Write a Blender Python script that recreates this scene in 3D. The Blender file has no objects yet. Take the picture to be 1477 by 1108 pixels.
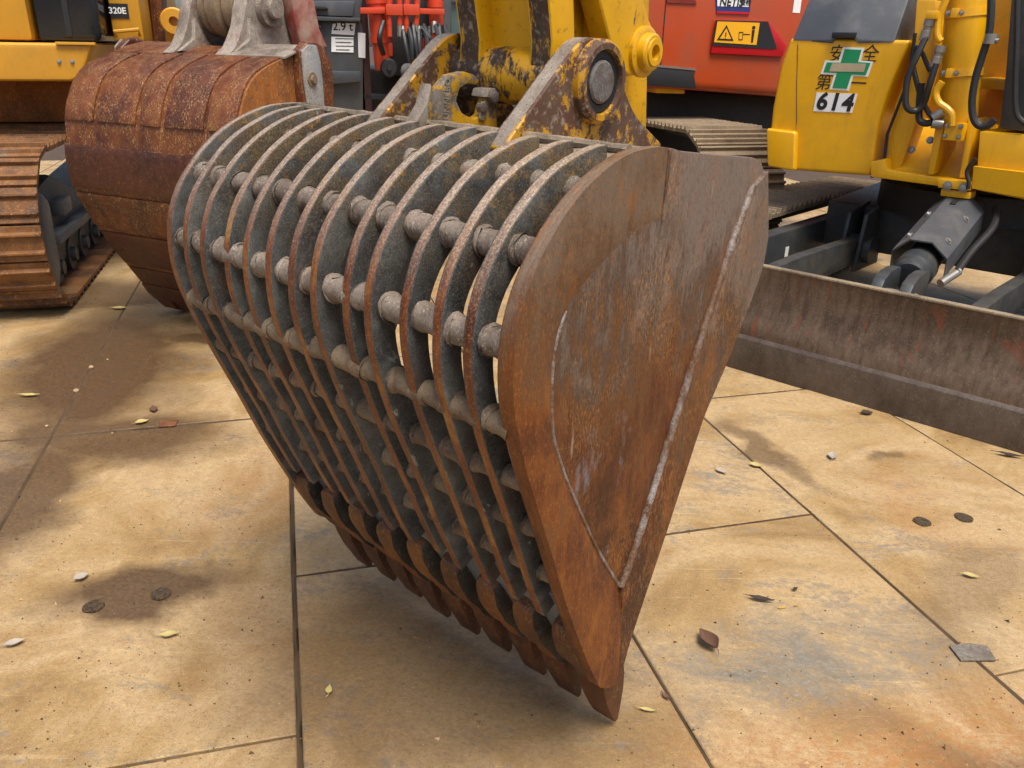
import bpy, bmesh, math, random
from mathutils import Vector, Matrix, noise as mnoise
R = math.radians
scene = bpy.context.scene
col = scene.collection

# ---------------------------------------------------------------- camera
cam_d = bpy.data.cameras.new('camera'); cam = bpy.data.objects.new('camera', cam_d); col.objects.link(cam)
PITCH, ROLL = 22.688, 1.146
fw = Vector((0, math.cos(R(PITCH)), -math.sin(R(PITCH))))
r0 = Vector((1, 0, 0)); u0 = r0.cross(fw)
rr = r0 * math.cos(R(ROLL)) + u0 * math.sin(R(ROLL))
uu = -r0 * math.sin(R(ROLL)) + u0 * math.cos(R(ROLL))
cam.matrix_world = Matrix(((rr.x, uu.x, -fw.x, 0), (rr.y, uu.y, -fw.y, 0), (rr.z, uu.z, -fw.z, 1.5), (0, 0, 0, 1)))
cam_d.sensor_width = 36; cam_d.lens = 36 * 1170 / 1477; cam_d.clip_start = .02; cam_d.clip_end = 2000
scene.camera = cam

# ---------------------------------------------------------------- sky, sun, exposure
SUN_AZ, SUN_EL = 156, 67            # degrees: azimuth from +Y towards +X, elevation
world = bpy.data.worlds.new('World'); scene.world = world; world.use_nodes = True
wn = world.node_tree
sky = wn.nodes.new('ShaderNodeTexSky'); sky.sky_type = 'NISHITA'; sky.sun_disc = False
sky.sun_elevation = R(SUN_EL); sky.sun_rotation = R(SUN_AZ); sky.dust_density = 4.0; sky.air_density = 1.0; sky.ozone_density = 1.0
bg = wn.nodes['Background']; bg.inputs[1].default_value = .07
wn.links.new(sky.outputs[0], bg.inputs[0])
sd = bpy.data.lights.new('sun', 'SUN'); sd.energy = 1.5; sd.angle = R(26); sd.color = (1, .95, .87)
sun = bpy.data.objects.new('sun', sd); col.objects.link(sun)
sv = Vector((math.sin(R(SUN_AZ)) * math.cos(R(SUN_EL)), math.cos(R(SUN_AZ)) * math.cos(R(SUN_EL)), math.sin(R(SUN_EL))))
sun.rotation_euler = (-sv).to_track_quat('-Z', 'Y').to_euler()
vs = scene.view_settings; vs.view_transform = 'Standard'; vs.look = 'None'; vs.gamma = 1; vs.use_curve_mapping = False
vs.exposure = 1.48

# ---------------------------------------------------------------- material helper
def lin(c):
    if isinstance(c, str):
        c = [int(c[i:i + 2], 16) / 255 for i in (1, 3, 5)]
        c = [x / 12.92 if x <= .04045 else ((x + .055) / 1.055) ** 2.4 for x in c]
    return (c[0], c[1], c[2], 1)
class Mat:
    def __init__(s, name, space='obj'):
        s.m = bpy.data.materials.new(name); s.m.use_nodes = True; s.t = s.m.node_tree
        s.b = s.t.nodes['Principled BSDF']
        if space == 'world': s.vec = s.n('ShaderNodeNewGeometry').outputs['Position']
        else: s.vec = s.n('ShaderNodeTexCoord').outputs['Object']
        s.pos = s.vec
        if space == 'obj':                       # every object gets its own piece of the pattern
            c = s.n('ShaderNodeCombineXYZ'); q = s.mul(s.n('ShaderNodeObjectInfo').outputs['Random'], 61.)
            s.t.links.new(q, c.inputs[0]); s.t.links.new(q, c.inputs[1])
            a = s.n('ShaderNodeVectorMath'); a.operation = 'ADD'; s.t.links.new(s.vec, a.inputs[0]); s.t.links.new(c.outputs[0], a.inputs[1]); s.vec = a.outputs[0]
        s.geo = None
    def n(s, k): return s.t.nodes.new(k)
    def put(s, v, inp):
        if isinstance(v, bpy.types.NodeSocket): s.t.links.new(v, inp)
        elif isinstance(v, (str, tuple, list)) and inp.type == 'RGBA': inp.default_value = lin(v)
        else: inp.default_value = v
    def normal(s):
        if not s.geo: s.geo = s.n('ShaderNodeNewGeometry')
        return s.geo.outputs['Normal']
    def mapv(s, scale=(1, 1, 1), loc=(0, 0, 0), rot=(0, 0, 0), vec=None, kind='POINT'):
        k = s.n('ShaderNodeMapping'); k.vector_type = kind; s.put(vec or s.vec, k.inputs[0])
        k.inputs[1].default_value = loc; k.inputs[2].default_value = rot; k.inputs[3].default_value = scale
        return k.outputs[0]
    def noise(s, scale, detail=5, rough=.6, vec=None, dist=0., stretch=None, loc=(0, 0, 0), color=False):
        k = s.n('ShaderNodeTexNoise')
        if stretch or loc != (0, 0, 0): vec = s.mapv(stretch or (1, 1, 1), loc, vec=vec)
        s.put(vec or s.vec, k.inputs['Vector'])
        k.inputs['Scale'].default_value = scale; k.inputs['Detail'].default_value = detail
        k.inputs['Roughness'].default_value = rough; k.inputs['Distortion'].default_value = dist
        return k.outputs['Color' if color else 'Fac']
    def rng(s, v, lo, hi, a=0., b=1.):
        k = s.n('ShaderNodeMapRange'); s.put(v, k.inputs[0])
        k.inputs[1].default_value = lo; k.inputs[2].default_value = hi; k.inputs[3].default_value = a; k.inputs[4].default_value = b
        return k.outputs[0]
    def math(s, op, a, b=0.):
        k = s.n('ShaderNodeMath'); k.operation = op; s.put(a, k.inputs[0]); s.put(b, k.inputs[1]); return k.outputs[0]
    def mul(s, a, b): return s.math('MULTIPLY', a, b)
    def sep(s, v, i):
        k = s.n('ShaderNodeSeparateXYZ'); s.put(v, k.inputs[0]); return k.outputs[i]
    def mix(s, f, a, b, mode='MIX'):
        k = s.n('ShaderNodeMix'); k.data_type = 'RGBA'; k.blend_type = mode
        s.put(f, k.inputs[0]); s.put(a, k.inputs[6]); s.put(b, k.inputs[7]); return k.outputs[2]
    def ramp(s, f, stops):
        k = s.n('ShaderNodeValToRGB'); s.put(f, k.inputs[0]); e = k.color_ramp.elements
        while len(e) < len(stops): e.new(.5)
        for i, (p, c) in enumerate(stops): e[i].position = p; e[i].color = lin(c)
        return k.outputs[0]
    def done(s, color, rough=.6, metal=0., bump=None, strength=.3, dist=.01, spec=.5, coat=0.):
        s.put(color, s.b.inputs['Base Color']); s.put(rough, s.b.inputs['Roughness']); s.put(metal, s.b.inputs['Metallic'])
        s.b.inputs['Specular IOR Level'].default_value = spec
        if coat: s.b.inputs['Coat Weight'].default_value = coat; s.b.inputs['Coat Roughness'].default_value = .15
        if bump is not None:
            k = s.n('ShaderNodeBump'); k.inputs['Strength'].default_value = strength; k.inputs['Distance'].default_value = dist
            s.put(bump, k.inputs['Height']); s.t.links.new(k.outputs[0], s.b.inputs['Normal'])
        return s.m

# ---------------------------------------------------------------- mesh helper
def catmull(pts, n, closed=False):
    P = [Vector(p) for p in pts]; out = []; N = len(P)
    for i in range(N if closed else N - 1):
        if closed: a, b, c, d = P[i - 1], P[i], P[(i + 1) % N], P[(i + 2) % N]
        else: a, b, c, d = P[max(i - 1, 0)], P[i], P[i + 1], P[min(i + 2, N - 1)]
        for k in range(n):
            t = k / n
            out.append(.5 * ((2 * b) + (c - a) * t + (2 * a - 5 * b + 4 * c - d) * t * t + (3 * b - a - 3 * c + d) * t ** 3))
    if not closed: out.append(P[-1])
    return out
def resample(pts, n):
    P = [Vector(p) for p in pts]; L = [0]
    for a, b in zip(P, P[1:]): L.append(L[-1] + (b - a).length)
    out = []; j = 0
    for i in range(n):
        s = L[-1] * i / (n - 1)
        while j < len(P) - 2 and L[j + 1] < s: j += 1
        d = L[j + 1] - L[j]
        out.append(P[j].lerp(P[j + 1], (s - L[j]) / d if d else 0))
    return out
class MB:
    def __init__(s): s.v = []; s.f = []; s.m = []
    def add(s, vs, fs, mat=0):
        o = len(s.v); s.v += [tuple(v) for v in vs]
        for i, f in enumerate(fs): s.f.append(tuple(o + k for k in f)); s.m.append(mat[i] if isinstance(mat, list) else mat)
        return s
    def box(s, x0, x1, y0, y1, z0, z1, mat=0, M=None):
        vs = [Vector((x, y, z)) for z in (z0, z1) for y in (y0, y1) for x in (x0, x1)]
        if M: vs = [M @ v for v in vs]
        return s.add(vs, [(0, 2, 3, 1), (4, 5, 7, 6), (0, 1, 5, 4), (2, 6, 7, 3), (0, 4, 6, 2), (1, 3, 7, 5)], mat)
    def prism(s, poly, y0, y1, axes='xz', mat=0, side=None):
        """polygon in the plane of two axes, extruded along the third"""
        n = len(poly); side = mat if side is None else side
        def P(a, b, c):
            return {'xz': (a, c, b), 'xy': (a, b, c), 'yz': (c, a, b)}[axes]
        vs = [P(p[0], p[1], y0) for p in poly] + [P(p[0], p[1], y1) for p in poly]
        fs = [tuple(range(n)), tuple(range(2 * n - 1, n - 1, -1))] + [(i, (i + 1) % n, n + (i + 1) % n, n + i) for i in range(n)]
        return s.add(vs, fs, [mat, mat] + [side] * n)
    def strip(s, A, B, y0, y1, mat=0, edge=None, axes='xz'):
        """band between two polylines of equal length in a plane, extruded: A's long edge gets material edge"""
        n = len(A); edge = mat if edge is None else edge
        def P(a, c): return {'xz': (a[0], c, a[1]), 'xy': (a[0], a[1], c), 'yz': (c, a[0], a[1])}[axes]
        vs = [P(p, y0) for p in A] + [P(p, y1) for p in A] + [P(p, y0) for p in B] + [P(p, y1) for p in B]
        fs = []; ms = []
        for i in range(n - 1):
            j = i + 1
            fs += [(i, j, n + j, n + i), (2 * n + i, 3 * n + i, 3 * n + j, 2 * n + j), (i, 2 * n + i, 2 * n + j, j), (n + i, n + j, 3 * n + j, 3 * n + i)]
            ms += [edge, mat, mat, mat]
        fs += [(0, n, 3 * n, 2 * n), (n - 1, 3 * n - 1, 4 * n - 1, 2 * n - 1)]; ms += [mat, mat]
        return s.add(vs, fs, ms)
    def loft(s, secs, mat=0, caps=True, closed=True):
        n = len(secs[0]); vs = [p for sec in secs for p in sec]; fs = []
        for a in range(len(secs) - 1):
            for i in range(n if closed else n - 1):
                j = (i + 1) % n; fs.append((a * n + i, a * n + j, (a + 1) * n + j, (a + 1) * n + i))
        if caps: fs += [tuple(range(n - 1, -1, -1)), tuple(range((len(secs) - 1) * n, len(secs) * n))]
        return s.add(vs, fs, mat)
    def tube(s, path, r, n=8, mat=0):
        P = [Vector(p) for p in path]; secs = []; up = Vector((.13, .27, .95))
        for i, p in enumerate(P):
            t = (P[min(i + 1, len(P) - 1)] - P[max(i - 1, 0)]).normalized()
            a = t.cross(up)
            if a.length < .1: a = t.cross(Vector((1, 0, 0)))
            a.normalize(); b = t.cross(a); up = a.cross(t) if i else up
            q = r[i] if isinstance(r, (list, tuple)) else r
            secs.append([p + a * q * math.cos(2 * math.pi * k / n) + b * q * math.sin(2 * math.pi * k / n) for k in range(n)])
        return s.loft(secs, mat)
    def cyl(s, p0, p1, r, r2=None, n=24, mat=0): return s.tube([p0, p1], [r, r if r2 is None else r2], n, mat)
    def lathe(s, c, axis, prof, n=32, mat=0):
        """prof: (distance along axis, radius)"""
        c = Vector(c); ax = Vector(axis).normalized(); return s.tube2([c + ax * d for d, _ in prof], [r for _, r in prof], ax, n, mat)
    def tube2(s, P, rs, t, n, mat):
        a = t.cross(Vector((.13, .27, .95)));
        if a.length < .1: a = t.cross(Vector((1, 0, 0)))
        a.normalize(); b = t.cross(a)
        return s.loft([[p + (a * math.cos(2 * math.pi * k / n) + b * math.sin(2 * math.pi * k / n)) * max(r, 1e-5) for k in range(n)] for p, r in zip(P, rs)], mat)
    def build(s, name, mats, parent=None, bevel=0., seg=2, smooth=35, jitter=0., jscale=8., sub=0):
        me = bpy.data.meshes.new(name); me.from_pydata(s.v, [], s.f)
        mats = mats if isinstance(mats, (list, tuple)) else [mats]
        for m in mats: me.materials.append(m)
        me.polygons.foreach_set('material_index', s.m)
        bm = bmesh.new(); bm.from_mesh(me)
        bmesh.ops.recalc_face_normals(bm, faces=bm.faces)
        if bevel:
            ed = [e for e in bm.edges if len(e.link_faces) == 2 and e.calc_face_angle(0) > R(28)]
            bmesh.ops.bevel(bm, geom=ed, offset=bevel, segments=seg, profile=.6, affect='EDGES', clamp_overlap=True)
        if sub: bmesh.ops.subdivide_edges(bm, edges=bm.edges[:], cuts=sub, use_grid_fill=True)
        if jitter:
            for v in bm.verts:
                v.co += Vector(mnoise.noise_vector(v.co * jscale)) * jitter
        bm.to_mesh(me); bm.free()
        if smooth:
            me.polygons.foreach_set('use_smooth', [True] * len(me.polygons)); me.set_sharp_from_angle(angle=R(smooth))
        o = bpy.data.objects.new(name, me); col.objects.link(o)
        if parent is not None: o.parent = parent
        return o
def tag(o, label=None, cat=None, group=None, kind=None):
    for k, v in (('label', label), ('category', cat), ('group', group), ('kind', kind)):
        if v: o[k] = v
    return o
def empty(name, loc=(0, 0, 0), ex=None, ey=None, ez=None, yaw=0):
    o = bpy.data.objects.new(name, None); col.objects.link(o); o.empty_display_size = .1
    if ex is not None:
        ex, ey, ez = Vector(ex), Vector(ey), Vector(ez)
        o.matrix_world = Matrix(((ex.x, ey.x, ez.x, loc[0]), (ex.y, ey.y, ez.y, loc[1]), (ex.z, ey.z, ez.z, loc[2]), (0, 0, 0, 1)))
    else:
        o.location = loc; o.rotation_euler = (0, 0, R(yaw))
    return o
def share(name, src, parent, loc=(0, 0, 0), rot=(0, 0, 0)):
    o = src.copy(); o.name = name; col.objects.link(o); o.parent = parent; o.location = loc; o.rotation_euler = rot
    return o
def text_mesh(body, size, name='lettering', shear=0., bold=0., space=1.):
    cu = bpy.data.curves.new(name, 'FONT'); cu.body = body; cu.size = size; cu.align_x = 'CENTER'; cu.align_y = 'CENTER'
    cu.extrude = .0006; cu.offset = bold; cu.shear = shear; cu.resolution_u = 4; cu.space_character = space
    o = bpy.data.objects.new(name, cu); col.objects.link(o)
    dg = bpy.context.evaluated_depsgraph_get()
    me = bpy.data.meshes.new_from_object(o.evaluated_get(dg)); bpy.data.objects.remove(o)
    return me
def lettering(body, size, parent, M, mat, shear=0., bold=0., name='lettering', space=1.):
    me = text_mesh(body, size, name, shear, bold, space); me.materials.clear(); me.materials.append(mat)
    o = bpy.data.objects.new(name, me); col.objects.link(o); o.parent = parent; o.matrix_local = M
    return o

# ---------------------------------------------------------------- materials
def flat(name, c, rough=.5, metal=0., var=.12, bump=.0, space='obj', coat=0., dirt=None, dirt_amt=.5):
    k = Mat(name, space); n = k.noise(6, 6, .65); f = k.noise(60, 3, .6)
    c2 = tuple(min(1, x * (1 - var * 2)) for x in lin(c)[:3])
    base = k.mix(k.rng(n, .35, .65), c, c2)
    if dirt: base = k.mix(k.mul(k.rng(k.noise(3.5, 8, .7, loc=(4, 2, 9)), .48, .68), dirt_amt), base, dirt)
    return k.done(base, k.rng(f, .3, .7, rough * .85, min(1, rough * 1.2)), metal, f if bump else None, bump, .004, coat=coat)
def rusty(name, cols, streak=(1, 1, .12), scale=14, rough=.72, fleck='#c9a27a', fleck_amt=.5, bump=.35, big=3.0, space='obj', metal=0.):
    """mottled corrosion: large tone patches, streaks along one axis, pale flecks and pits"""
    k = Mat(name, space)
    a = k.noise(big, 6, .62, dist=.4); b = k.noise(scale, 8, .7, stretch=streak, loc=(3, 1, 7)); c = k.noise(scale * 13, 5, .78, stretch=(1, 1, .5))
    base = k.ramp(k.math('ADD', k.mul(a, .6), k.mul(b, .4)), [(.33 + .34 * i / (len(cols) - 1), x) for i, x in enumerate(cols)])
    fl = k.mul(k.rng(c, .52, .64), k.rng(k.noise(scale * 1.6, 5, .6, loc=(9, 9, 2)), .38, .6))
    base = k.mix(k.mul(fl, fleck_amt), base, fleck)
    dk = k.mul(k.rng(k.noise(scale * 8, 6, .78, loc=(1, 8, 3)), .54, .66), .7)
    base = k.mix(dk, base, (.03, .018, .01))
    h = k.math('ADD', k.mul(c, .6), k.mul(b, .8))
    return k.done(base, k.rng(b, .3, .7, rough - .16, rough + .12), metal, h, bump, .006)
def worn_paint(name, paint, under, amt=.52, scale=9, rough=.42, under2='#5a4335', streak=(1, 1, .6), up=False):
    """paint with chipped islands showing the steel under it"""
    k = Mat(name); a = k.noise(scale, 10, .78, stretch=streak, dist=.3); b = k.noise(scale * .35, 4, .6, loc=(5, 5, 5))
    chip = k.rng(k.math('ADD', k.mul(a, .7), k.mul(b, .45)), amt, amt + .035)
    p = k.mix(k.rng(k.noise(4, 6, .6), .35, .7), paint, tuple(x * .72 for x in lin(paint)[:3]))
    p = k.mix(k.mul(k.rng(k.noise(45, 6, .75), .56, .66), .5), p, '#6b4a1c')
    u = k.mix(k.rng(k.noise(22, 7, .7), .35, .65), under, under2)
    u = k.mix(k.mul(k.rng(k.noise(70, 4, .6), .55, .68), .6), u, '#9a8a78')
    return k.done(k.mix(chip, p, u), k.rng(chip, 0, 1, rough, .75), 0, k.math('SUBTRACT', k.mul(a, .15), k.mul(chip, .8)), .35, .004)

def rib_side():
    k = Mat('worn_grey_steel'); a = k.noise(6, 7, .65, dist=.5); f = k.noise(330, 4, .7); g = k.noise(26, 7, .68, loc=(2, 5, 1))
    base = k.ramp(k.math('ADD', k.mul(a, .65), k.mul(g, .35)), [(.34, '#232525'), (.45, '#383a3a'), (.55, '#505250'), (.68, '#75736a')])
    base = k.mix(k.mul(k.rng(f, .5, .68), .4), base, '#908f88'); base = k.mix(k.mul(k.rng(k.noise(280, 4, .7, loc=(4, 4, 0)), .54, .68), .5), base, '#191817')
    z = k.sep(k.pos, 2)
    # dried mud and old yellow paint on the upper third of the ribs
    mud = k.mul(k.rng(z, 1.12, 1.32), k.rng(k.noise(16, 8, .72, loc=(7, 3, 3)), .4, .58))
    base = k.mix(k.mul(mud, .75), base, k.mix(k.rng(f, .42, .6), '#4d3a1b', '#857049'))
    yl = k.mul(k.rng(z, 1.2, 1.33), k.rng(k.noise(50, 8, .8, loc=(1, 1, 8)), .57, .61))
    base = k.mix(k.mul(yl, .8), base, '#a8740f')
    rs = k.mul(k.rng(k.noise(11, 9, .75, loc=(6, 0, 4), stretch=(1, 1, .5)), .53, .66), .55)
    base = k.mix(rs, base, k.mix(k.rng(f, .4, .6), '#3a2312', '#6a3d1c'))
    scr = k.mul(k.rng(k.noise(55, 2, .5, stretch=(1, 1, .03), vec=k.mapv(rot=(.6, .5, 0))), .69, .72), k.rng(k.noise(6, 3, loc=(3, 3, 9)), .45, .6))
    base = k.mix(k.mul(scr, .5), base, '#b9b4a6')
    return k.done(base, k.rng(g, .3, .7, .4, .7), .15, k.math('ADD', k.mul(f, .5), g), .5, .005)
def rib_edge():
    k = Mat('rubbed_rust_edge'); a = k.noise(5, 5, .6, dist=.6, loc=(1, 6, 2)); b = k.noise(38, 8, .75, stretch=(1, 2.5, .3)); f = k.noise(240, 5, .75)
    base = k.ramp(k.math('ADD', k.mul(a, .6), k.mul(b, .4)), [(.34, '#34150a'), (.44, '#552410'), (.53, '#743c17'), (.6, '#8f6128'), (.68, '#a98a55')])
    base = k.mix(k.mul(k.rng(f, .52, .66), .5), base, '#b88a52'); base = k.mix(k.mul(k.rng(k.noise(160, 5, .75, loc=(8, 4, 0), stretch=(1, 1, .4)), .54, .66), .6), base, '#2a120a')
    z = k.sep(k.pos, 2)
    top = k.mul(k.rng(z, 1.12, 1.28), k.rng(b, .3, .6, .6, 1.))
    base = k.mix(k.mul(top, .85), base, k.mix(k.rng(f, .4, .6), '#75675c', '#bdae97'))
    return k.done(base, k.rng(b, .3, .7, .36, .62), .12, k.math('ADD', k.mul(f, .4), b), .45, .004)
def plate_rust():
    k = Mat('rusted_side_plate'); a = k.noise(3.2, 6, .6, dist=.6); b = k.noise(34, 9, .75, stretch=(1, 1, .2)); c = k.noise(250, 6, .8, stretch=(1, 1, .35)); d = k.noise(11, 7, .7, loc=(4, 4, 4), stretch=(1, 1, .45))
    z = k.sep(k.pos, 2); x = k.sep(k.pos, 0)
    hgt = k.math('ADD', k.rng(z, .5, 1.2, -.14, .15), k.rng(x, -.2, .3, -.03, .05))
    t = k.math('ADD', k.math('ADD', k.mul(a, .5), k.mul(b, .5)), hgt)
    base = k.ramp(t, [(.38, '#3a1a05'), (.45, '#55290a'), (.51, '#5f3a18'), (.58, '#4c3b2e'), (.66, '#6a5c50')])
    base = k.mix(k.mul(k.mul(k.rng(d, .5, .64), k.rng(z, 1.3, .75, .25, .8)), .75), base, '#8a4f18')
    msk = k.rng(k.noise(4.5, 6, .65, loc=(2, 9, 6), dist=.5), .42, .58)
    base = k.mix(k.mul(k.mul(k.rng(c, .5, .62), k.math('ADD', k.mul(msk, .75), .15)), .7), base, '#b5824a')
    base = k.mix(k.mul(k.rng(k.noise(210, 6, .8, loc=(5, 0, 5), stretch=(1, 1, .4)), .53, .64), .75), base, '#2c180a')
    base = k.mix(k.mul(k.rng(k.noise(30, 7, .75, loc=(1, 9, 5), stretch=(1, 1, .3)), .56, .66), .55), base, '#3c2614')
    gr = k.mul(k.rng(k.noise(8, 8, .7, loc=(8, 1, 2), stretch=(1, 1, .4)), .59, .68), .65)
    base = k.mix(gr, base, '#85868a')
    scr = k.mul(k.rng(k.noise(60, 2, .5, vec=k.mapv((1, 1, .10), rot=(0, .35, 0))), .70, .73), k.rng(k.noise(6, 3, loc=(3, 3, 9)), .45, .6))
    base = k.mix(k.mul(scr, .35), base, '#b5a48c')
    return k.done(base, k.rng(b, .3, .7, .42, .7), .08, k.math('ADD', k.math('ADD', k.mul(c, .6), k.mul(b, .6)), k.mul(d, .8)), .45, .004)
def band_rust():
    k = Mat('smooth_rust_band'); a = k.noise(4.5, 5, .6, dist=.5, loc=(2, 2, 2)); b = k.noise(40, 8, .75, stretch=(1, 1, .18)); c = k.noise(260, 5, .8, stretch=(1, 1, .4))
    z = k.sep(k.pos, 2); hgt = k.rng(z, .95, 1.27, 0., .32)
    base = k.ramp(k.math('ADD', k.math('ADD', k.mul(a, .6), k.mul(b, .4)), hgt), [(.37, '#361504'), (.46, '#532408'), (.54, '#6e3a0f'), (.68, '#5c4029'), (.8, '#6b5a49')])
    base = k.mix(k.mul(k.rng(c, .53, .64), .5), base, '#a86c2a')
    base = k.mix(k.mul(k.rng(k.noise(200, 5, .8, loc=(5, 2, 0)), .55, .66), .65), base, '#2c1406')
    base = k.mix(k.mul(k.rng(k.noise(14, 7, .72, loc=(5, 7, 3), stretch=(1, 1, .4)), .55, .66), .5), base, '#94591c')
    return k.done(base, k.rng(b, .3, .7, .38, .6), .08, k.math('ADD', k.mul(c, .4), k.mul(b, .5)), .4, .003)
def ground_plate():
    k = Mat('dusty_steel_plate', 'world')
    oi = k.n('ShaderNodeObjectInfo'); rnd = oi.outputs['Random']
    off = k.n('ShaderNodeCombineXYZ'); k.put(k.mul(rnd, 37.), off.inputs[2])
    va = k.n('ShaderNodeVectorMath'); va.operation = 'ADD'; k.put(k.vec, va.inputs[0]); k.put(off.outputs[0], va.inputs[1]); v = va.outputs[0]
    rot = k.mapv((1, 1, 1), rot=(0, 0, R(8)), vec=v)
    a = k.noise(1.5, 7, .62, vec=v, dist=.6)
    sw = k.noise(5, 9, .72, vec=k.mapv((.55, 1.2, 1), vec=rot), dist=.7)
    fine = k.noise(40, 9, .78, vec=k.mapv((.85, 1.15, 1), vec=rot)); grit = k.noise(260, 4, .75, vec=v)
    dust = k.ramp(a, [(.36, '#86683c'), (.45, '#a68857'), (.54, '#bda277'), (.66, '#9a7844')])
    dust = k.mix(k.rng(fine, .35, .7, 0., .4), dust, '#8d6a3e')
    bare = k.mix(k.rng(fine, .4, .62), '#5f5c56', '#8a8272')
    m = k.math('ADD', k.mul(sw, .55), k.mul(fine, .45))
    th = k.math('ADD', m, k.rng(rnd, 0, 1, -.03, .03))
    base = k.mix(k.rng(th, .51, .6), dust, bare)
    base = k.mix(k.mul(k.rng(k.noise(1.1, 5, .6, vec=v, loc=(3, 9, 1)), .57, .72), .42), base, '#a06a35')
    base = k.mix(k.mul(k.rng(grit, .53, .66), .55), base, '#6f5538'); base = k.mix(k.mul(k.rng(k.noise(95, 6, .8, vec=v, loc=(3, 3, 3)), .56, .66), .5), base, '#5d5244')
    base = k.mix(k.mul(k.rng(k.noise(210, 3, .7, vec=v, loc=(2, 7, 1)), .62, .7), .5), base, '#dcc393')
    e = k.mapv((.9, .42, 50), (1.0, 1.25, 0), (0, 0, R(10)), kind='TEXTURE'); l = k.n('ShaderNodeVectorMath'); l.operation = 'LENGTH'; k.put(e, l.inputs[0])
    base = k.mix(k.mul(k.mul(k.rng(l.outputs['Value'], 1.1, .3), k.rng(fine, .4, .6)), .75), base, '#a8672c')
    e = k.mapv((.55, .22, 50), (.85, 1.72, 0), (0, 0, R(12)), kind='TEXTURE'); l = k.n('ShaderNodeVectorMath'); l.operation = 'LENGTH'; k.put(e, l.inputs[0])
    base = k.mix(k.mul(k.mul(k.rng(l.outputs['Value'], 1.15, .5), k.rng(m, .42, .55)), .8), base, bare)
    gr1 = k.noise(75, 10, .85, vec=k.mapv((1, 1.25, 1), vec=rot)); gr2 = k.noise(320, 3, .7, vec=v, loc=(7, 1, 2))
    base = k.mix(k.mul(k.rng(gr1, .47, .36), .75), base, '#7c6342'); base = k.mix(k.mul(k.rng(gr1, .56, .68), .55), base, '#d8be8e')
    base = k.mix(k.mul(k.rng(gr2, .56, .66), .5), base, '#4f3e2a')
    # thin drag scratches
    sr = k.noise(40, 3, .6, vec=k.mapv((.06, 1.6, 1), rot=(0, 0, R(-14)), vec=v)); sr2 = k.noise(46, 3, .6, vec=k.mapv((1.6, .07, 1), rot=(0, 0, R(-20)), vec=v))
    base = k.mix(k.mul(k.rng(sr, .64, .7), .16), base, '#dcc59a'); base = k.mix(k.mul(k.rng(sr2, .66, .7), .2), base, '#735636')
    # wet and oily stains on the plates, plus bucket shade painted into the colour
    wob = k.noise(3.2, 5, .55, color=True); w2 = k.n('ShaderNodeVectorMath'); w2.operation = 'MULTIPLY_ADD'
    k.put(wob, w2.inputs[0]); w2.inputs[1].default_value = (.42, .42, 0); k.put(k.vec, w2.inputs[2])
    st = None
    for cx, cy, rx, ry, an, amt in STAINS_AND_SHADE:
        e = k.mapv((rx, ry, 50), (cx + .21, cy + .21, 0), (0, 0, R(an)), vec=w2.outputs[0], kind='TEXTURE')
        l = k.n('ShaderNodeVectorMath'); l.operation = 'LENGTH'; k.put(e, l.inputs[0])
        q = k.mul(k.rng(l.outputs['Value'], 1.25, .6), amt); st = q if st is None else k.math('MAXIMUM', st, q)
    wet = k.mix(k.rng(gr1, .38, .62), '#3f2b19', '#664d31'); wet = k.mix(k.mul(k.rng(gr2, .56, .66), .5), wet, '#86724f')  # one colour for the stains and the painted bucket shade
    base = k.mix(st, base, wet)  # stains and painted bucket shade in one mix
    # dirt caught along the seams
    rough = k.math('SUBTRACT', k.rng(fine, .3, .7, .5, .78), k.mul(st, .16))
    return k.done(base, rough, .1, k.math('ADD', k.mul(gr2, .3), k.mul(gr1, 1.2)), .5, .006)
STAINS_AND_SHADE = [(-2.05, 3.75, .46, 1.0, 18, 1.0), (-1.66, 2.95, .5, .26, 0, .9), (-1.75, 2.45, .22, .5, 12, .9), (-1.05, 1.93, .3, .12, 12, .95),
          (-1.72, 4.13, .24, .13, 0, .95), (-.25, 1.62, .62, .36, -20, .68), (-2.6, 4.9, .5, .4, 0, .8), (1.5, 2.9, .1, .05, 30, .6), (1.02, 2.95, .07, .3, 20, .7), (1.42, 2.05, .35, .12, 40, .4), (1.25, 1.35, .2, .12, 0, .5)]  # wide ellipse at the teeth: grime plus the bucket's shadow painted in
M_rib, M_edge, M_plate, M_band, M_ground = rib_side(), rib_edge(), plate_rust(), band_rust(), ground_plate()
M_rod = rusty('worn_rod', ['#3a2414', '#584a3e', '#7a6e62', '#6a4020'], streak=(1, 1, 1), scale=20, fleck='#c9c0b0', bump=.4)
M_rodlow = rusty('flush_worn_rod', ['#3a2a1c', '#5c4a38', '#77664f', '#74451c'], streak=(1, 1, 1), scale=26, fleck='#9a9488', bump=.5)
def ridge_mat():
    k = Mat('rubbed_ridge'); a = k.noise(9, 7, .7, stretch=(1, 1, .4)); f = k.noise(240, 5, .75); b = k.noise(45, 7, .75)
    base = k.mix(k.rng(b, .35, .65), '#4d3018', '#6a5240'); base = k.mix(k.mul(k.rng(f, .5, .64), .5), base, '#96775a')
    base = k.mix(k.mul(k.rng(a, .42, .6), k.rng(b, .38, .58)), base, k.mix(k.rng(f, .4, .6), '#767270', '#a39f9a'))
    return k.done(base, .5, .15, b, .5, .004)
M_ridge = ridge_mat()
M_weld = rusty('weld_bead', ['#4a4138', '#6f675d', '#66533e'], streak=(1, 1, 1), scale=40, fleck='#a8a296', bump=.7)
M_lip = rusty('bare_steel_lip', ['#3c444b', '#59626a', '#6f767b', '#6b5d4c'], streak=(1, 1, 1), scale=12, fleck='#b7b9b6', rough=.5, bump=.25, metal=.3)
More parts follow.
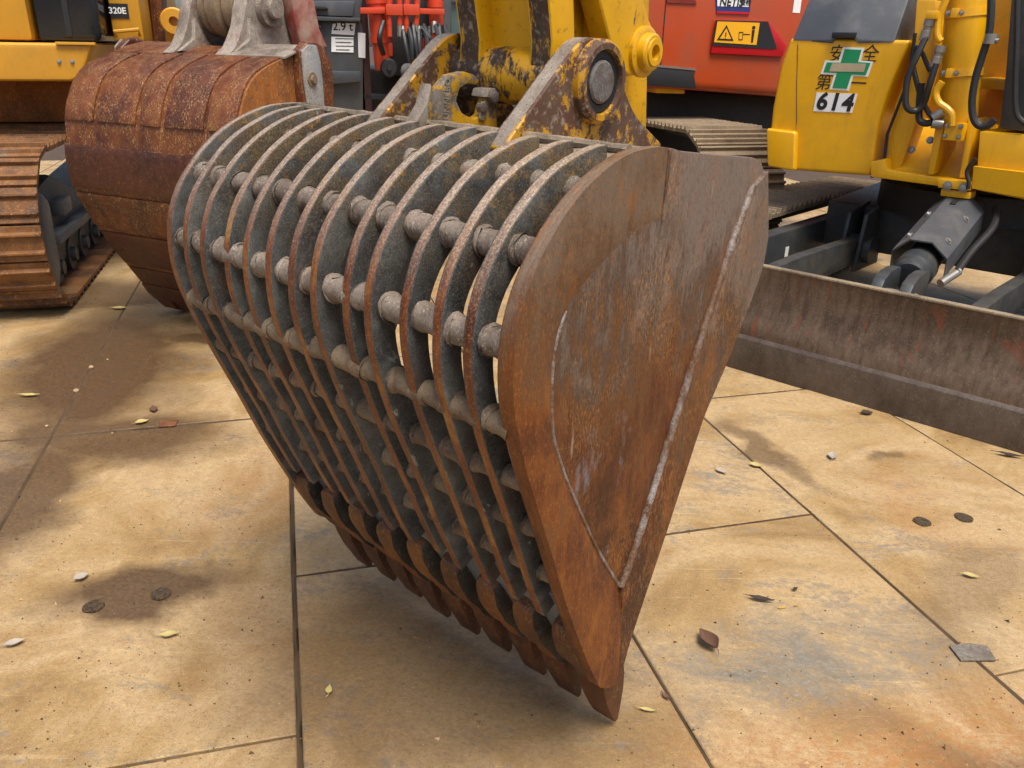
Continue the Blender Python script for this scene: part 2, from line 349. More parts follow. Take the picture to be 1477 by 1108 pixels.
M_adapter = rusty('cast_adapter_rust', ['#2a1a0d', '#4a280e', '#6b3c12', '#7a4e1e'], streak=(1, 1, .5), scale=16, fleck='#b58c52', rough=.6, bump=.4)
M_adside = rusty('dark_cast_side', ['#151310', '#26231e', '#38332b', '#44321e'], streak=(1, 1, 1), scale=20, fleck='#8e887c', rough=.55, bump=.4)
M_tooth = rusty('tooth_rust', ['#2a170b', '#47240f', '#5c3314', '#3c2e22'], streak=(1, 1, .6), scale=15, fleck='#a98258', rough=.58, bump=.4)
M_dusttop = rusty('dusty_top_steel', ['#43382c', '#6b5d4b', '#887861', '#7a5a2c'], streak=(1, 1, 1), scale=18, fleck='#cdbfa4', bump=.5)
M_lug = worn_paint('lug_worn_yellow', '#c08a0e', '#54402f', .535, 24, under2='#4a2a14', streak=(1, 1, .9))
M_lugedge = rusty('lug_bare_edge', ['#40362c', '#6a5d50', '#8a7f72', '#6b5638'], streak=(1, 1, 1), scale=22, fleck='#c8c0b2', bump=.5)
M_hook = worn_paint('hook_worn_yellow', '#b98a18', '#544a3e', .54, 34, under2='#6f665a', streak=(1, 1, 1))
M_armyel = worn_paint('arm_yellow', '#d6a012', '#3c3128', .665, 9, rough=.32, under2='#57503f')
M_armworn = worn_paint('arm_yellow_scraped', '#cf9a12', '#35281d', .53, 10, under2='#4d3b29', streak=(1, 1, .35))
M_boss = worn_paint('boss_yellow_greasy', '#cb960f', '#2b1f16', .565, 7, under2='#3a2a1c', streak=(1, 1, .4))
M_pin = rusty('pin_end_steel', ['#38230f', '#524437', '#66615c', '#66401e'], streak=(1, 1, 1), scale=24, fleck='#a9aaac', bump=.4)
M_black = flat('black_rubber', (.012, .012, .013), .55, bump=.1)
M_dirt = flat('packed_dirt', '#4a3826', .95, bump=.5, space='world')
def mud_mat():
    k = Mat('dried_mud'); a = k.noise(90, 6, .75); b = k.noise(300, 4, .7)
    base = k.mix(k.rng(a, .4, .6), '#2e2114', '#5c4930'); base = k.mix(k.mul(k.rng(b, .56, .66), .6), base, '#94805c')
    return k.done(base, .95, 0., k.math('ADD', a, k.mul(b, .5)), .9, .012)
M_mud = mud_mat()

# ---------------------------------------------------------------- ground: dirt base and steel road plates
ANG = -15.36
e2 = Vector((math.cos(R(ANG)), math.sin(R(-ANG)), 0)); e1 = Vector((math.sin(R(ANG)), math.cos(R(ANG)), 0))   # across / along the plate columns
ground = MB().add([(-300, -300, -.03), (300, -300, -.03), (300, 300, -.03), (-300, 300, -.03)], [(0, 1, 2, 3)]).build('ground', M_dirt)
tag(ground, kind='structure')
random.seed(4)
US = [-7.4, -6.5, -5.6, -4.68, -3.76, -2.85, -1.94, -1.02, -.086, .813, 1.677, 2.524, 3.42, 4.32, 5.22, 6.12]
VOFF = {6: 3.33, 7: 3.33, 8: 2.14, 9: 2.092, 10: 3.095}
for i in range(len(US) - 1):
    v0 = VOFF.get(i, random.uniform(1.8, 3.6)); v = v0 - 1.815 * 3
    while v < 12:
        ua, ub, va, vb = US[i] + .004, US[i + 1] - .004, v + .004, v + 1.811
        if i in (8,): ua += .002
        ox, oy = (ua + ub) / 2, (va + vb) / 2; hx, hy = (ub - ua) / 2, (vb - va) / 2
        wear = [random.uniform(-.004, .004) for _ in range(8)]
        m = MB()
        P = [(-hx, -hy + wear[0]), (0, -hy + wear[1]), (hx, -hy + wear[2]), (hx + wear[3], 0), (hx, hy + wear[4]), (0, hy + wear[5]), (-hx, hy + wear[6]), (-hx + wear[7], 0)]
        P = [(p[0] * .999, p[1] * .999) for p in P]
        m.prism(P, -.022, 0, 'xy')
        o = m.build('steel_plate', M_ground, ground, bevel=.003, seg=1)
        p = e2 * ox + e1 * oy
        o.location = (p.x, p.y, random.uniform(-.0025, .0)); o.rotation_euler = (random.uniform(-.0012, .0012), random.uniform(-.0012, .0012), R(-ANG) + random.uniform(-.0015, .0015))
        v += 1.815

# ---------------------------------------------------------------- the skeleton bucket
BD = Vector((-0.7611012, 0.6484286, 0.0162883)); BH = Vector((0.6485146, 0.7612022, 0)); BV = Vector((0.0123987, -0.0105632, 0.9998673))
BP = Vector((0.306118, 1.500286, -0.00073))
W = .985; NR = 12; PIT = W / 13
bucket = empty('skeleton_bucket', BP, BH, BD, BV)
tag(bucket, 'large rusty skeleton bucket with curved grey ribs and worn teeth on the ground in front', 'bucket')
back = [(-.06, 1.338), (-.105, 1.347), (-.16, 1.351), (-.24, 1.345), (-.328, 1.314), (-.392, 1.273), (-.445, 1.22), (-.48, 1.166), (-.5, 1.097), (-.499, 1.008), (-.475, .917), (-.435, .811), (-.378, .672), (-.32, .525), (-.245, .36), (-.18, .235)]
front = [(-.152, .212), (-.128, .196), (-.100, .197), (-.088, .215), (-.065, .29), (.038, .513), (.146, .764), (.216, .858), (.316, 1.019), (.336, 1.07), (.339, 1.13), (.285, 1.275), (.265, 1.294), (.231, 1.303), (.05, 1.324)]
curve = [tuple(p) for p in catmull([(a, b, 0) for a, b in back], 6)]
curve = [(p[0], p[1]) for p in curve]
inner_c = catmull([(a, b, 0) for a, b in [(-.108, 1.225), (-.18, 1.218), (-.256, 1.188), (-.325, 1.154), (-.366, 1.12), (-.388, 1.075), (-.394, 1.02), (-.385, .92), (-.362, .858), (-.329, .792), (-.223, .609), (-.123, .463)]], 5)
inner_c = [(p.x, p.y) for p in inner_c]
ridge = [(-.123, .463), (-.082, .535), (.005, .749), (.095, .969), (.188, 1.168), (.235, 1.248)]
def side_plate(y0, y1, out):
    th = 1. if out < 0 else .35
    m = MB(); m.prism(curve + front, y0, y1, side=1)
    o = m.build('side_plate', [M_plate, M_band] if out < 0 else [M_rib, M_edge], bucket, bevel=.004)
    # wear band round the back edge, thicker towards the outside
    ca = resample([(a, b, 0) for a, b in curve[6:]] + [(-.152, .212, 0), (-.128, .196, 0), (-.108, .195, 0)], 56); ci = resample([(a, b, 0) for a, b in inner_c] , 56)
    m = MB(); n = 56; secs = []
    yo = y0 if out < 0 else y1
    for i in range(n):
        A, B = ca[i], ci[i]; sec = []
        fade = min(1, i / 20)
        for t, h in ((-.002, 0), (.0, .011), (.35, .0125), (.72, .010), (.9, .004), (1., -.001)):
            p = A.lerp(B, t); sec.append((p.x, yo + out * h * th * fade, p.y))
        sec[0] = (A.x, yo - out * .004, A.y)
        sec.append((B.x, yo - out * .004, B.y)); secs.append(sec)
    m.loft(secs, 0, True, True); m.build('wear_band', M_band, o, smooth=50)
    # straight wear strip along the mouth edge
    fa = resample([(-.108, .195, 0), (-.088, .215, 0), (-.065, .29, 0), (.038, .513, 0), (.146, .764, 0), (.216, .858, 0), (.316, 1.019, 0), (.337, 1.07, 0), (.339, 1.13, 0), (.286, 1.272, 0)], 40)
    fb = resample([(a, b, 0) for a, b in ridge], 40); secs = []
    for i in range(40):
        A, B = fa[i], fb[i]; sec = [(A.x, yo - out * .004, A.y)]
        for t, h in ((.0, .009), (.5, .0105), (.93, .010), (1., .006)):
            p = A.lerp(B, t); sec.append((p.x, yo + out * h, p.y))
        sec.append((B.x, yo - out * .004, B.y)); secs.append(sec)
    MB().loft(secs, 0, True, True).build('wear_strip', M_plate, o, smooth=50)
    bead = resample([(a, b, 0) for a, b in ridge], 70)
    random.seed(3)
    MB().tube([(p.x + random.uniform(-.001, .001), yo + out * .004, p.y) for p in bead], [.0072 + random.uniform(0, .0018) for _ in bead], 10).build('weld_bead', M_ridge, o, smooth=80)
    bead = resample([(a, b, 0) for a, b in inner_c[20:]], 50)
    MB().tube([(p.x, yo - out * .0008, p.y) for p in bead], [.0035 + random.uniform(0, .001) for _ in bead], 8).build('weld_bead', M_ridge, o, smooth=80)
    MB().tube([(-.103, yo + out * .0005, 1.225 + .118 * i / 14) for i in range(15)], .0035, 8).build('weld_bead', M_plate, o)
    return o
side_plate(0, .022, -1)
side_plate(W - .02, W, 1)
# ribs: back curve and an inner curve, the outer edge rubbed to rust
ro = resample([(a, b, 0) for a, b in curve[14:-9]], 46)
depth = [p[0] for p in resample([(.095, 0, 0), (.085, .1, 0), (.058, .25, 0), (.045, .36, 0), (.043, .6, 0), (.055, .8, 0), (.06, 1, 0)], 46)]
ri = []
for i, p in enumerate(ro):
    t = (ro[min(i + 1, 45)] - ro[max(i - 1, 0)]).normalized(); nrm = Vector((-t.y, t.x, 0))
    if nrm.x * (0.0 - p.x) + nrm.y * (1.0 - p.y) < 0: nrm = -nrm
    ri.append(p + nrm * depth[i])
random.seed(11)
for k in range(NR):
    y = PIT * (k + 1); m = MB()
    dx = random.uniform(-.007, .004); sc = random.uniform(-.004, .004)
    A = [(p.x + dx + .0025 * mnoise.noise(Vector((i * .25, k * 3.1, 0))), p.y + .002 * mnoise.noise(Vector((i * .3, k * 5.7, 4)))) for i, p in enumerate(ro)]
    B = [(p.x, p.y) for p in ri]
    m.strip(A, B, -.0115, .0115, 0, 1)
    o = m.build('rib', [M_rib, M_edge], bucket, bevel=.003, seg=2)
    o.location = (0, y + random.uniform(-.004, .004), 0); o.rotation_euler = (0, 0, R(random.uniform(-.5, .5)))
# cross rods welded between the ribs
rows = [(-.28, 1.290, .020), (-.409, 1.213, .0235), (-.472, 1.083, .0245), (-.462, .946, .0225), (-.414, .823, .0195), (-.357, .696, .0185), (-.305, .566, .0165)]
for ri_, (h, v, r) in enumerate(rows):
    pts = []; rad = []
    for k in range(13):
        ya = PIT * k + (.02 if k == 0 else .0125); yb = PIT * (k + 1) - (.02 if k == 12 else .0125)
        for f, q in ((0, 1.12), (.09, 1.06), (.22, .97), (.5, .95), (.84, .97), (.91, 1.03), (.96, 1.1), (1, 1.14)):
            pts.append((h + random.uniform(-.0015, .0015), ya + (yb - ya) * f, v + random.uniform(-.0015, .0015))); rad.append(r * q * random.uniform(.96, 1.05))
        pts.append((h, yb + .004, v)); rad.append(r)
    MB().tube(pts, rad, 14).build('rod', M_rod if ri_ < 3 else [M_rodlow], bucket, smooth=60, jitter=.0022, jscale=70)
# cutting lip, top cross plate and back stiffener
LT = Vector((.505, 0, -.863)).normalized(); LN = Vector((-LT.z, 0, LT.x)) * -1     # along the lip, outward from the back
def lipP(t, n, y, o=Vector((-.238, 0, .402))): return o + LT * t + LN * n + Vector((0, y, 0))
m = MB()
m.loft([[lipP(-.10, -.014, y), lipP(-.10, -.04, y), lipP(.20, -.04, y), lipP(.235, -.028, y), lipP(.2, -.008, y)] for y in (.03, W - .03)])
m.build('lip_plate', M_lip, bucket, bevel=.003)
m = MB(); m.prism([(-.235, 1.30), (-.16, 1.343), (.05, 1.32), (.23, 1.298), (.262, 1.27), (.225, 1.255), (.04, 1.285), (-.15, 1.30)], .0305, W - .0305)
top = m.build('top_plate', M_dusttop, bucket, bevel=.006)
m = MB(); m.tube([(-.165 + .006 * mnoise.noise(Vector((i * .9, 0, 0))), .04 + (W - .08) * i / 60, 1.344) for i in range(61)], [.009 + .003 * mnoise.noise(Vector((i * 1.3, 5, 0))) for i in range(61)], 8)
m.build('weld_bead', M_dusttop, top)
# weld-on adapters and teeth
def sect(c, w, lo, hi, n=12, ex=8):
    out = []
    for k in range(n):
        a = 2 * math.pi * (k + .5) / n; ca, sa = math.cos(a), math.sin(a)
        q = (abs(ca) ** ex + abs(sa) ** ex) ** (-1 / ex)
        out.append(c + Vector((0, w * ca * q, 0)) + LN * ((lo + hi) / 2 + (hi - lo) / 2 * sa * q))
    return out
def adapter_mesh():
    m = MB(); st = [(0, .020, -.012, .006), (.010, .030, -.022, .016), (.045, .032, -.042, .030), (.095, .033, -.064, .037), (.135, .031, -.072, .034), (.175, .029, -.068, .026), (.215, .031, -.060, .024), (.25, .032, -.05, .014), (.268, .027, -.044, .004)]
    st2 = catmull([(a, b, c) for a, b, c, d in st], 3); st3 = catmull([(d, 0, 0) for *_, d in st], 3)
    m.loft([sect(lipP(a.x, 0, 0), a.y, a.z, d.x) for a, d in zip(st2, st3)])
    return m
TB, TD, TN = Vector((-.082, 0, .186)), Vector((.205, 0, -.979)), Vector((-.979, 0, -.205))
def tooth_mesh(wear):
    m = MB(); L = .176 * wear
    st = [(-.012, .030, -.030, .028), (-.004, .036, -.040, .040), (.03, .0365, -.041, .039), (L * .45, .0355, -.033, .030), (L * .8, .033, -.017, .014), (L * .97, .031, -.008, .005), (L, .029, -.004, .001)]
    m.loft([[TB + TD * a + TN * n + Vector((0, y, 0)) for n, y in ((lo, -w), (lo, w), (hi, w), (hi, 0), (hi, -w))] for a, w, lo, hi in st]); return m
random.seed(8)
ad0 = None; NA = 9
for k in range(NA):
    y = .047 + (W - .094) * k / (NA - 1)
    m = adapter_mesh(); 
    # underside and flanks get their own tone
    a = m.build('adapter', [M_adapter, M_adside], bucket, smooth=32, jitter=.0025, jscale=22 + k)
    a.location = (random.uniform(-.004, .004), y, random.uniform(-.004, .004))
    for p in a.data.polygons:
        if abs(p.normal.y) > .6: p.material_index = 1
    w = [1, .95, .99, .92, .99, .97, .96, .93, .98][k]
    t = tooth_mesh(w).build('tooth', M_tooth, a, smooth=25, jitter=.0025, jscale=18 + k * 2, bevel=.0035)
    t.rotation_euler = (0, R(random.uniform(-1.2, 1.2)), 0)
# lugs
lug_poly = [(-.205, 1.325), (-.144, 1.398), (-.068, 1.462), (-.018, 1.502)]
def lug(y0, y1, out):
    pr = [(-.225, 1.325), (-.205, 1.347), (-.17, 1.376), (-.144, 1.398), (-.105, 1.432), (-.068, 1.463), (-.03, 1.494), (.0, 1.508), (.03, 1.512), (.06, 1.504), (.085, 1.485), (.108, 1.463), (.135, 1.432), (.175, 1.385), (.21, 1.356), (.255, 1.33), (.315, 1.297), (.30, 1.265), (-.20, 1.30)]
    pr = [(p.x, p.y) for p in catmull([(a, b, 0) for a, b in pr[:17]], 3)] + pr[17:]
    o = MB().prism(pr, y0, y1, mat=0, side=1).build('lug', [M_lug, M_lugedge], bucket, bevel=.006, seg=3)
    yo = y0 if out < 0 else y1
    MB().lathe((.045, yo, 1.433), (0, out, 0), [(-.004, .079), (.012, .078), (.02, .071), (.02, .06), (.0035, .058), (.0035, .02)], 36).build('lug_boss', M_lug, o)
    MB().lathe((.045, yo, 1.433), (0, out, 0), [(.003, .0575), (.010, .056), (.010, .043), (.003, .042)], 32).build('seal_ring', M_black, o)
    return o
lug(.262, .305, -1); lug(.615, .655, 1)
# lifting hook welded on the top between the lugs
hk = [(-.165, 1.325), (-.167, 1.383), (-.157, 1.415), (-.129, 1.436), (-.09, 1.442), (-.062, 1.436), (-.046, 1.424), (-.053, 1.416), (-.079, 1.420), (-.104, 1.411), (-.114, 1.388), (-.099, 1.365), (-.062, 1.349), (-.037, 1.357), (-.028, 1.38), (-.023, 1.398), (.0, 1.402), (.01, 1.376), (.01, 1.32)]
o = MB().prism(hk, .488, .515).build('lifting_hook', M_hook, bucket, bevel=.005, seg=2)
la = MB().prism([(-.036, 1.392), (-.03, 1.408), (.0, 1.41), (.008, 1.398), (.002, 1.392)], .478, .524).build('hook_latch', M_lugedge, o, bevel=.004)
MB().lathe((-.014, .478, 1.392), (0, -1, 0), [(-.01, .012), (.006, .012), (.008, .009), (.008, .001)], 12).build('latch_bolt', M_pin, o)
MB().prism([(-.052, 1.35), (-.045, 1.385), (-.034, 1.384), (-.026, 1.36), (-.036, 1.345)], .483, .487).build('latch_wear', M_lugedge, o, bevel=.0015)
MB().lathe((-.042, .483, 1.372), (0, -1, 0), [(-.01, .010), (.004, .010), (.005, .007), (.005, .001)], 10).build('latch_bolt', M_pin, o)
lettering('GUNNEBO', .019, o, Matrix.Translation((-.142, .4872, 1.385)) @ Matrix.Rotation(R(90), 4, 'X') @ Matrix.Rotation(R(86), 4, 'Z'), M_lugedge, bold=.0004)
MB().prism([(-.215, 1.33), (-.17, 1.38), (-.155, 1.42), (-.148, 1.33)], .516, .55).build('hook_rib', M_lugedge, o, bevel=.004)

# ---------------------------------------------------------------- yellow arm and link that carry the skeleton bucket
arm = empty('excavator_arm', BP, BH, BD, BV)
tag(arm, 'chipped yellow excavator arm and link pinned to the skeleton bucket', 'excavator arm')
PC = (.045, 1.433)
lb = MB().lathe((PC[0], .312, PC[1]), (0, 1, 0), [(0, .05), (0, .058), (.148, .058), (.15, .053), (.156, .053), (.158, .058), (.298, .058), (.298, .05)], 36).build('link_boss', M_boss, arm)
for y0, y1 in ((.335, .392), (.525, .585)):
    m = MB(); m.prism([(-.008, 1.43), (-.006, 1.503), (-.022, 1.575), (-.21, 2.3), (-.1, 2.3), (.054, 1.578), (.066, 1.5), (.078, 1.43)], y0, y1, mat=0, side=1)
    m.build('link_plate', [M_armyel, M_armworn], arm, bevel=.005)
MB().prism([(.035, 1.48), (.02, 1.6), (-.15, 2.3), (-.13, 2.3), (.035, 1.6), (.055, 1.48)], .392, .525).build('link_web', M_armyel, arm)
MB().tube([(.004, .41, 1.62), (.012, .41, 1.56), (.018, .41, 1.53)], .004, 6).build('weld_bead', M_armworn, arm)
MB().prism([(.12, 1.46), (.105, 1.6), (-.05, 2.3), (.5, 2.3), (.405, 1.6), (.425, 1.44), (.444, 1.305), (.34, 1.30), (.26, 1.36), (.18, 1.43)], .385, .57).build('arm_box', M_armyel, arm, bevel=.006)
MB().prism([(.16, 1.44), (.15, 1.6), (.0, 2.3), (.08, 2.3), (.235, 1.6), (.26, 1.46), (.25, 1.40), (.19, 1.41)], .366, .3845).build('arm_flange', M_armyel, arm, bevel=.004)
sl = [(.102, 1.58), (.13, 1.535), (.148, 1.506), (.168, 1.474), (.194, 1.453), (.235, 1.438), (.277, 1.441), (.31, 1.457), (.331, 1.488), (.325, 1.515), (.305, 1.538), (.286, 1.555), (.262, 1.587), (.0, 2.3), (-.25, 2.3)]
s_ = MB().prism(sl, .308, .36).build('side_link', M_armyel, arm, bevel=.008, seg=3)
MB().lathe((.272, .308, 1.487), (0, -1, 0), [(-.002, .052), (.008, .052), (.011, .047), (.011, .039), (.026, .038), (.030, .034), (.030, .028), (.034, .027), (.034, .016), (.02, .015), (.02, .002)], 36).build('link_pin_cap', M_armyel, s_)
MB().lathe((.34, .385, 1.362), (0, -1, 0), [(-.002, .03), (.006, .03), (.006, .013), (.001, .012), (.001, .002)], 24).build('pin_collar', M_armyel, arm)
p = MB().lathe((PC[0], .246, PC[1]), (0, 1, 0), [(0, .002), (0, .036), (.004, .0405), (.44, .0405), (.444, .036), (.444, .002)], 36).build('bucket_pin', M_pin, arm)
MB().lathe((PC[0] - .115, .664, PC[1] + .0), (0, 1, 0), [(-.01, .002), (-.01, .016), (.02, .016), (.02, .002)], 12).build('locking_bolt', M_pin, arm)

# ---------------------------------------------------------------- materials of the machines behind
M_brown = rusty('brown_bucket_rust', ['#2c1106', '#4c200a', '#6b3711', '#7a5628'], streak=(1, 1, .3), scale=12, fleck='#cda870', fleck_amt=.75, bump=.4, rough=.52)
M_brown2 = rusty('dark_rust_band', ['#270e05', '#421907', '#58290d'], streak=(1, 1, .12), scale=18, fleck='#a87a44', bump=.25, rough=.48)
M_orange = rusty('orange_rust_face', ['#6b390c', '#8d5114', '#744316', '#553217'], streak=(1, 1, .4), scale=8, fleck='#d0a050', bump=.3)
M_silver = rusty('rubbed_silver_edge', ['#6f6455', '#8d8a84', '#7b848c', '#84684a'], streak=(1, 1, .5), scale=12, fleck='#d8d2c2', bump=.4)
M_greymud = rusty('mud_caked_grey', ['#40332a', '#6e6256', '#8f8478', '#6f4434'], streak=(1, 1, 1), scale=13, fleck='#d6cbb6', bump=.6)
M_knuckle = rusty('greasy_knuckle', ['#3a2c22', '#62503f', '#857157', '#7a4434'], streak=(1, 1, .4), scale=10, fleck='#b39a74', bump=.4)
def grimy(name, c, dirt, rough=.36, chip='#4a3a2a', coat=.2):
    k = Mat(name); a = k.noise(3, 8, .68, loc=(4, 2, 9)); b = k.noise(22, 6, .7, stretch=(1, 1, .12)); f = k.noise(140, 5, .75); h = k.noise(17, 9, .8)
    base = k.mix(k.rng(k.noise(1.6, 4, .5), .3, .7), c, tuple(x * .9 for x in lin(c)[:3]))
    base = k.mix(k.mul(k.rng(a, .45, .7), .4), base, dirt); base = k.mix(k.mul(k.rng(b, .55, .7), .3), base, dirt)
    base = k.mix(k.mul(k.rng(f, .6, .68), .35), base, dirt); base = k.mix(k.mul(k.rng(h, .70, .715), .85), base, chip)
    return k.done(base, k.math('ADD', k.rng(a, .4, .7, rough, rough + .22), k.rng(f, .4, .7, 0, .1)), 0, k.noise(2.2, 3, .5), .06, .02, coat=coat)
M_yel = grimy('excavator_yellow', '#cb9120', '#8a6428', .42)
M_yel2 = grimy('mini_yellow', '#e0a604', '#a87a14', .32)
M_shoe = rusty('track_shoe_rust', ['#2a1a0c', '#533214', '#7a4e22', '#6a5e50'], streak=(1, 1, 1), scale=9, fleck='#c2965c', bump=.4)
M_shoe2 = rusty('track_shoe_dusty', ['#5a4a38', '#7c6a52', '#8f7d62'], streak=(1, 1, 1), scale=9, fleck='#b0a080', bump=.4)
M_frame = flat('dark_frame_paint', (.035, .04, .043), .5, var=.2, dirt='#5d5344', dirt_amt=.45, bump=.15)
M_blackgl = flat('black_gloss_door', (.012, .015, .02), .18, var=.1)
M_blackm = flat('black_matt', (.014, .014, .015), .6, var=.2)
M_red = grimy('machine_red', '#b0441c', '#7d4a30', .3)
M_orangep = grimy('bright_orange_paint', '#cb3d12', '#7a3016', .4)
M_grey = flat('slate_grey_paint', (.055, .06, .066), .45, var=.12, dirt='#5b5850', dirt_amt=.4)
M_grey2 = flat('mid_grey_plastic', (.065, .07, .078), .45, var=.1, dirt='#77756f', dirt_amt=.35)
M_white = flat('white_sticker', '#e6e6e2', .5, var=.03)
M_ink = flat('black_ink', (.012, .012, .012), .5)
M_hose = flat('rubber_hose', (.016, .016, .017), .5, bump=.1)
M_zinc = flat('zinc_fitting', '#9a9790', .35, .6, var=.1)
M_glass = flat('dusty_cab_glass', (.10, .16, .15), .08, var=.15)
M_green = flat('safety_green', '#128a55', .45, var=.03)
M_ygsign = flat('sign_yellow', '#e8a80c', .45, var=.02)
M_redsign = flat('reflector_red', '#b8121c', .35, var=.05)
M_blue = flat('plate_blue', '#27346f', .4, var=.03)

def MX(x, y, z, face='front', scale=1.):
    """local matrix for lettering on a face looking towards -y"""
    return Matrix.Translation((x, y, z)) @ Matrix.Rotation(R(90), 4, 'X') @ Matrix.Scale(scale, 4)
def pts(y, xz): return [(a, y, b) for a, b in xz]
def track(parent, x0, x1, yf, yb, r, mat, pitch=.19, chain=M_frame, z0=.03, grousers=3, name='track'):
    """closed loop of shoes; the chain band inside it is the part, every shoe a sub-part"""
    cf, cb = yf + r, yb - r; zc = z0 + r; rs = r - .03
    ring = [(cf - rs * math.sin(a), zc + rs * math.cos(a)) for a in [math.pi * i / 12 for i in range(12, -1, -1)]] 
    ring = [(cf - rs * math.sin(math.pi * i / 12), zc - rs * math.cos(math.pi * i / 12)) for i in range(13)] + [(cb + rs * math.sin(math.pi * i / 12), zc + rs * math.cos(math.pi * i / 12)) for i in range(13)]
    rin = [(cf - (rs - .05) * math.sin(math.pi * i / 12), zc - (rs - .05) * math.cos(math.pi * i / 12)) for i in range(13)] + [(cb + (rs - .05) * math.sin(math.pi * i / 12), zc + (rs - .05) * math.cos(math.pi * i / 12)) for i in range(13)]
    xm = (x0 + x1) / 2
    t = MB().strip(ring + ring[:1], rin + rin[:1], xm - .11, xm + .11, axes='yz').build(name, chain, parent)
    m = MB(); hw = (x1 - x0) / 2
    # shoe profile across the pitch (y), extruded over its width
    g = [(-pitch / 2 + .003, -.02), (-pitch / 2 + .003, .006)]
    for q in range(grousers):
        c = -pitch / 2 + pitch * (q + .5) / grousers
        g += [(c - .014, .006), (c - .007, .03), (c + .005, .03), (c + .012, .006)]
    g += [(pitch / 2 - .004, .004), (pitch / 2 - .004, -.02)]
    m.prism(g, -hw, hw, 'yz'); shoe = m.build('shoe', mat, t, bevel=.002, seg=1)
    straight = cb - cf; L = 2 * straight + 2 * math.pi * r; n = int(L / pitch); first = True
    for i in range(n):
        s = i * L / n
        if s < straight: y, z, a = cb - s, z0 - 0, math.pi
        elif s < straight + math.pi * r:
            th = (s - straight) / r; y, z, a = cf - r * math.sin(th), zc - r * math.cos(th), math.pi - th
        elif s < 2 * straight + math.pi * r: y, z, a = cf + (s - straight - math.pi * r), zc + r, 0
        else:
            th = (s - 2 * straight - math.pi * r) / r; y, z, a = cb + r * math.sin(th), zc + r * math.cos(th), -th
        o = shoe if first else share('shoe', shoe, t); first = False
        o.location = (xm, y, z + (.01 * math.sin(s * 2.1) if a == 0 else 0)); o.rotation_euler = (a, 0, 0)
    return t
def bolt(parent, p, r=.012, axis=(0, -1, 0)):
    return MB().lathe(p, axis, [(0, r * 1.5), (.003, r * 1.5), (.003, r), (.012, r), (.013, r * .8), (.013, .001)], 10).build('bolt', M_zinc, parent)

# ---------------------------------------------------------------- yellow crawler excavator, far left
ex1 = empty('crawler_excavator', (0, 0, 0), yaw=15.36)
tag(ex1, 'yellow crawler excavator with wide rusty track shoes at the left edge of the yard', 'excavator')
tr = track(ex1, -1.93, -1.31, 4.84, 9.3, .445, M_shoe, pitch=.2, grousers=2)
tf = MB().prism([(5.2, .25), (5.32, .16), (8.9, .16), (8.9, .56), (6.6, .44), (5.75, .70), (5.35, .66), (5.18, .45)], -1.86, -1.44, 'yz').build('track_frame', M_frame, ex1, bevel=.03)
MB().prism([(4.98, .20), (5.05, .62), (5.16, .70), (5.30, .62), (5.28, .22), (5.12, .08)], -1.5, -1.355, 'yz').build('idler_guard', M_grey2, ex1, bevel=.045, seg=3)
MB().prism([(5.36, .40), (8.8, .33), (8.8, .29), (5.36, .34)], -1.44, -1.36, 'yz').build('frame_ledge', M_grey2, ex1, bevel=.006)
for i in range(9):
    MB().lathe((-1.46, 5.5 + .36 * i, .17), (1, 0, 0), [(-.1, .085), (-.02, .085), (-.02, .1), (.03, .1), (.03, .05), (.06, .045), (.06, .001)], 18).build('track_roller', M_frame, ex1)
MB().box(-1.52, -1.37, 5.62, 5.85, .46, .56).build('step_plate', M_grey2, ex1, bevel=.02)
MB().prism([(-3.2, 1.243), (-1.2, 1.252), (-1.13, 1.27), (-1.06, 1.42), (-1.035, 1.462), (-3.2, 1.455)], 5.6, 8.4).build('lower_skirt', M_yel, ex1, bevel=.035, seg=3)
for dx in (-1.24, -1.17): bolt(ex1, (dx, 5.602, 1.36), .009)
MB().box(-1.24, -1.03, 5.58, 5.62, 1.452, 1.468).build('deck_lip', M_yel, ex1, bevel=.003)
MB().box(-3.2, -1.365, 5.64, 8.2, 1.47, 2.4).build('engine_panel', M_yel, ex1, bevel=.03)
d = MB().prism([(-1.345, 1.47), (-1.02, 1.47), (-1.0, 1.52), (-.985, 2.4), (-1.345, 2.4)], 5.68, 8.0).build('black_door', M_blackgl, ex1, bevel=.03)
MB().box(-1.19, -1.16, 5.674, 5.69, 1.5, 2.3).build('door_seam', M_blackm, d)
rp = MB().box(-.978, -.80, 5.9, 8.0, 1.476, 2.4).build('rear_panel', M_yel, ex1, bevel=.02)
pl = MB().box(-.972, -.868, 5.894, 5.902, 1.606, 1.688).build('model_plate', M_ink, rp)
lettering('320E', .05, pl, MX(-.93, 5.892, 1.647), M_white, bold=.001)
MB().tube([(-.96, 5.88, 1.50), (-.96, 5.86, 1.53), (-.82, 5.86, 1.545), (-.82, 5.88, 1.51)], .012, 8).build('hand_grip', M_yel, rp)
MB().box(-2.9, -1.05, 6.3, 8.8, .96, 1.235).build('car_body', M_orange, ex1, bevel=.03)
MB().prism([(-.80, 1.45), (-.74, 1.45), (-.66, 2.3), (-.78, 2.3)], 6.3, 6.6).build('boom_side', M_brown, ex1, bevel=.02)
MB().lathe((-.64, 6.2, 1.60), (0, -1, 0), [(0, .085), (.06, .085), (.07, .075), (.07, .03), (.02, .028), (.02, .001)], 20).build('pivot_boss', M_yel, ex1)
MB().prism([(-.72, 1.40), (-.56, 1.40), (-.58, 1.62), (-.66, 1.68), (-.71, 1.60)], 6.24, 6.3).build('pivot_bracket', M_yel, ex1, bevel=.01)

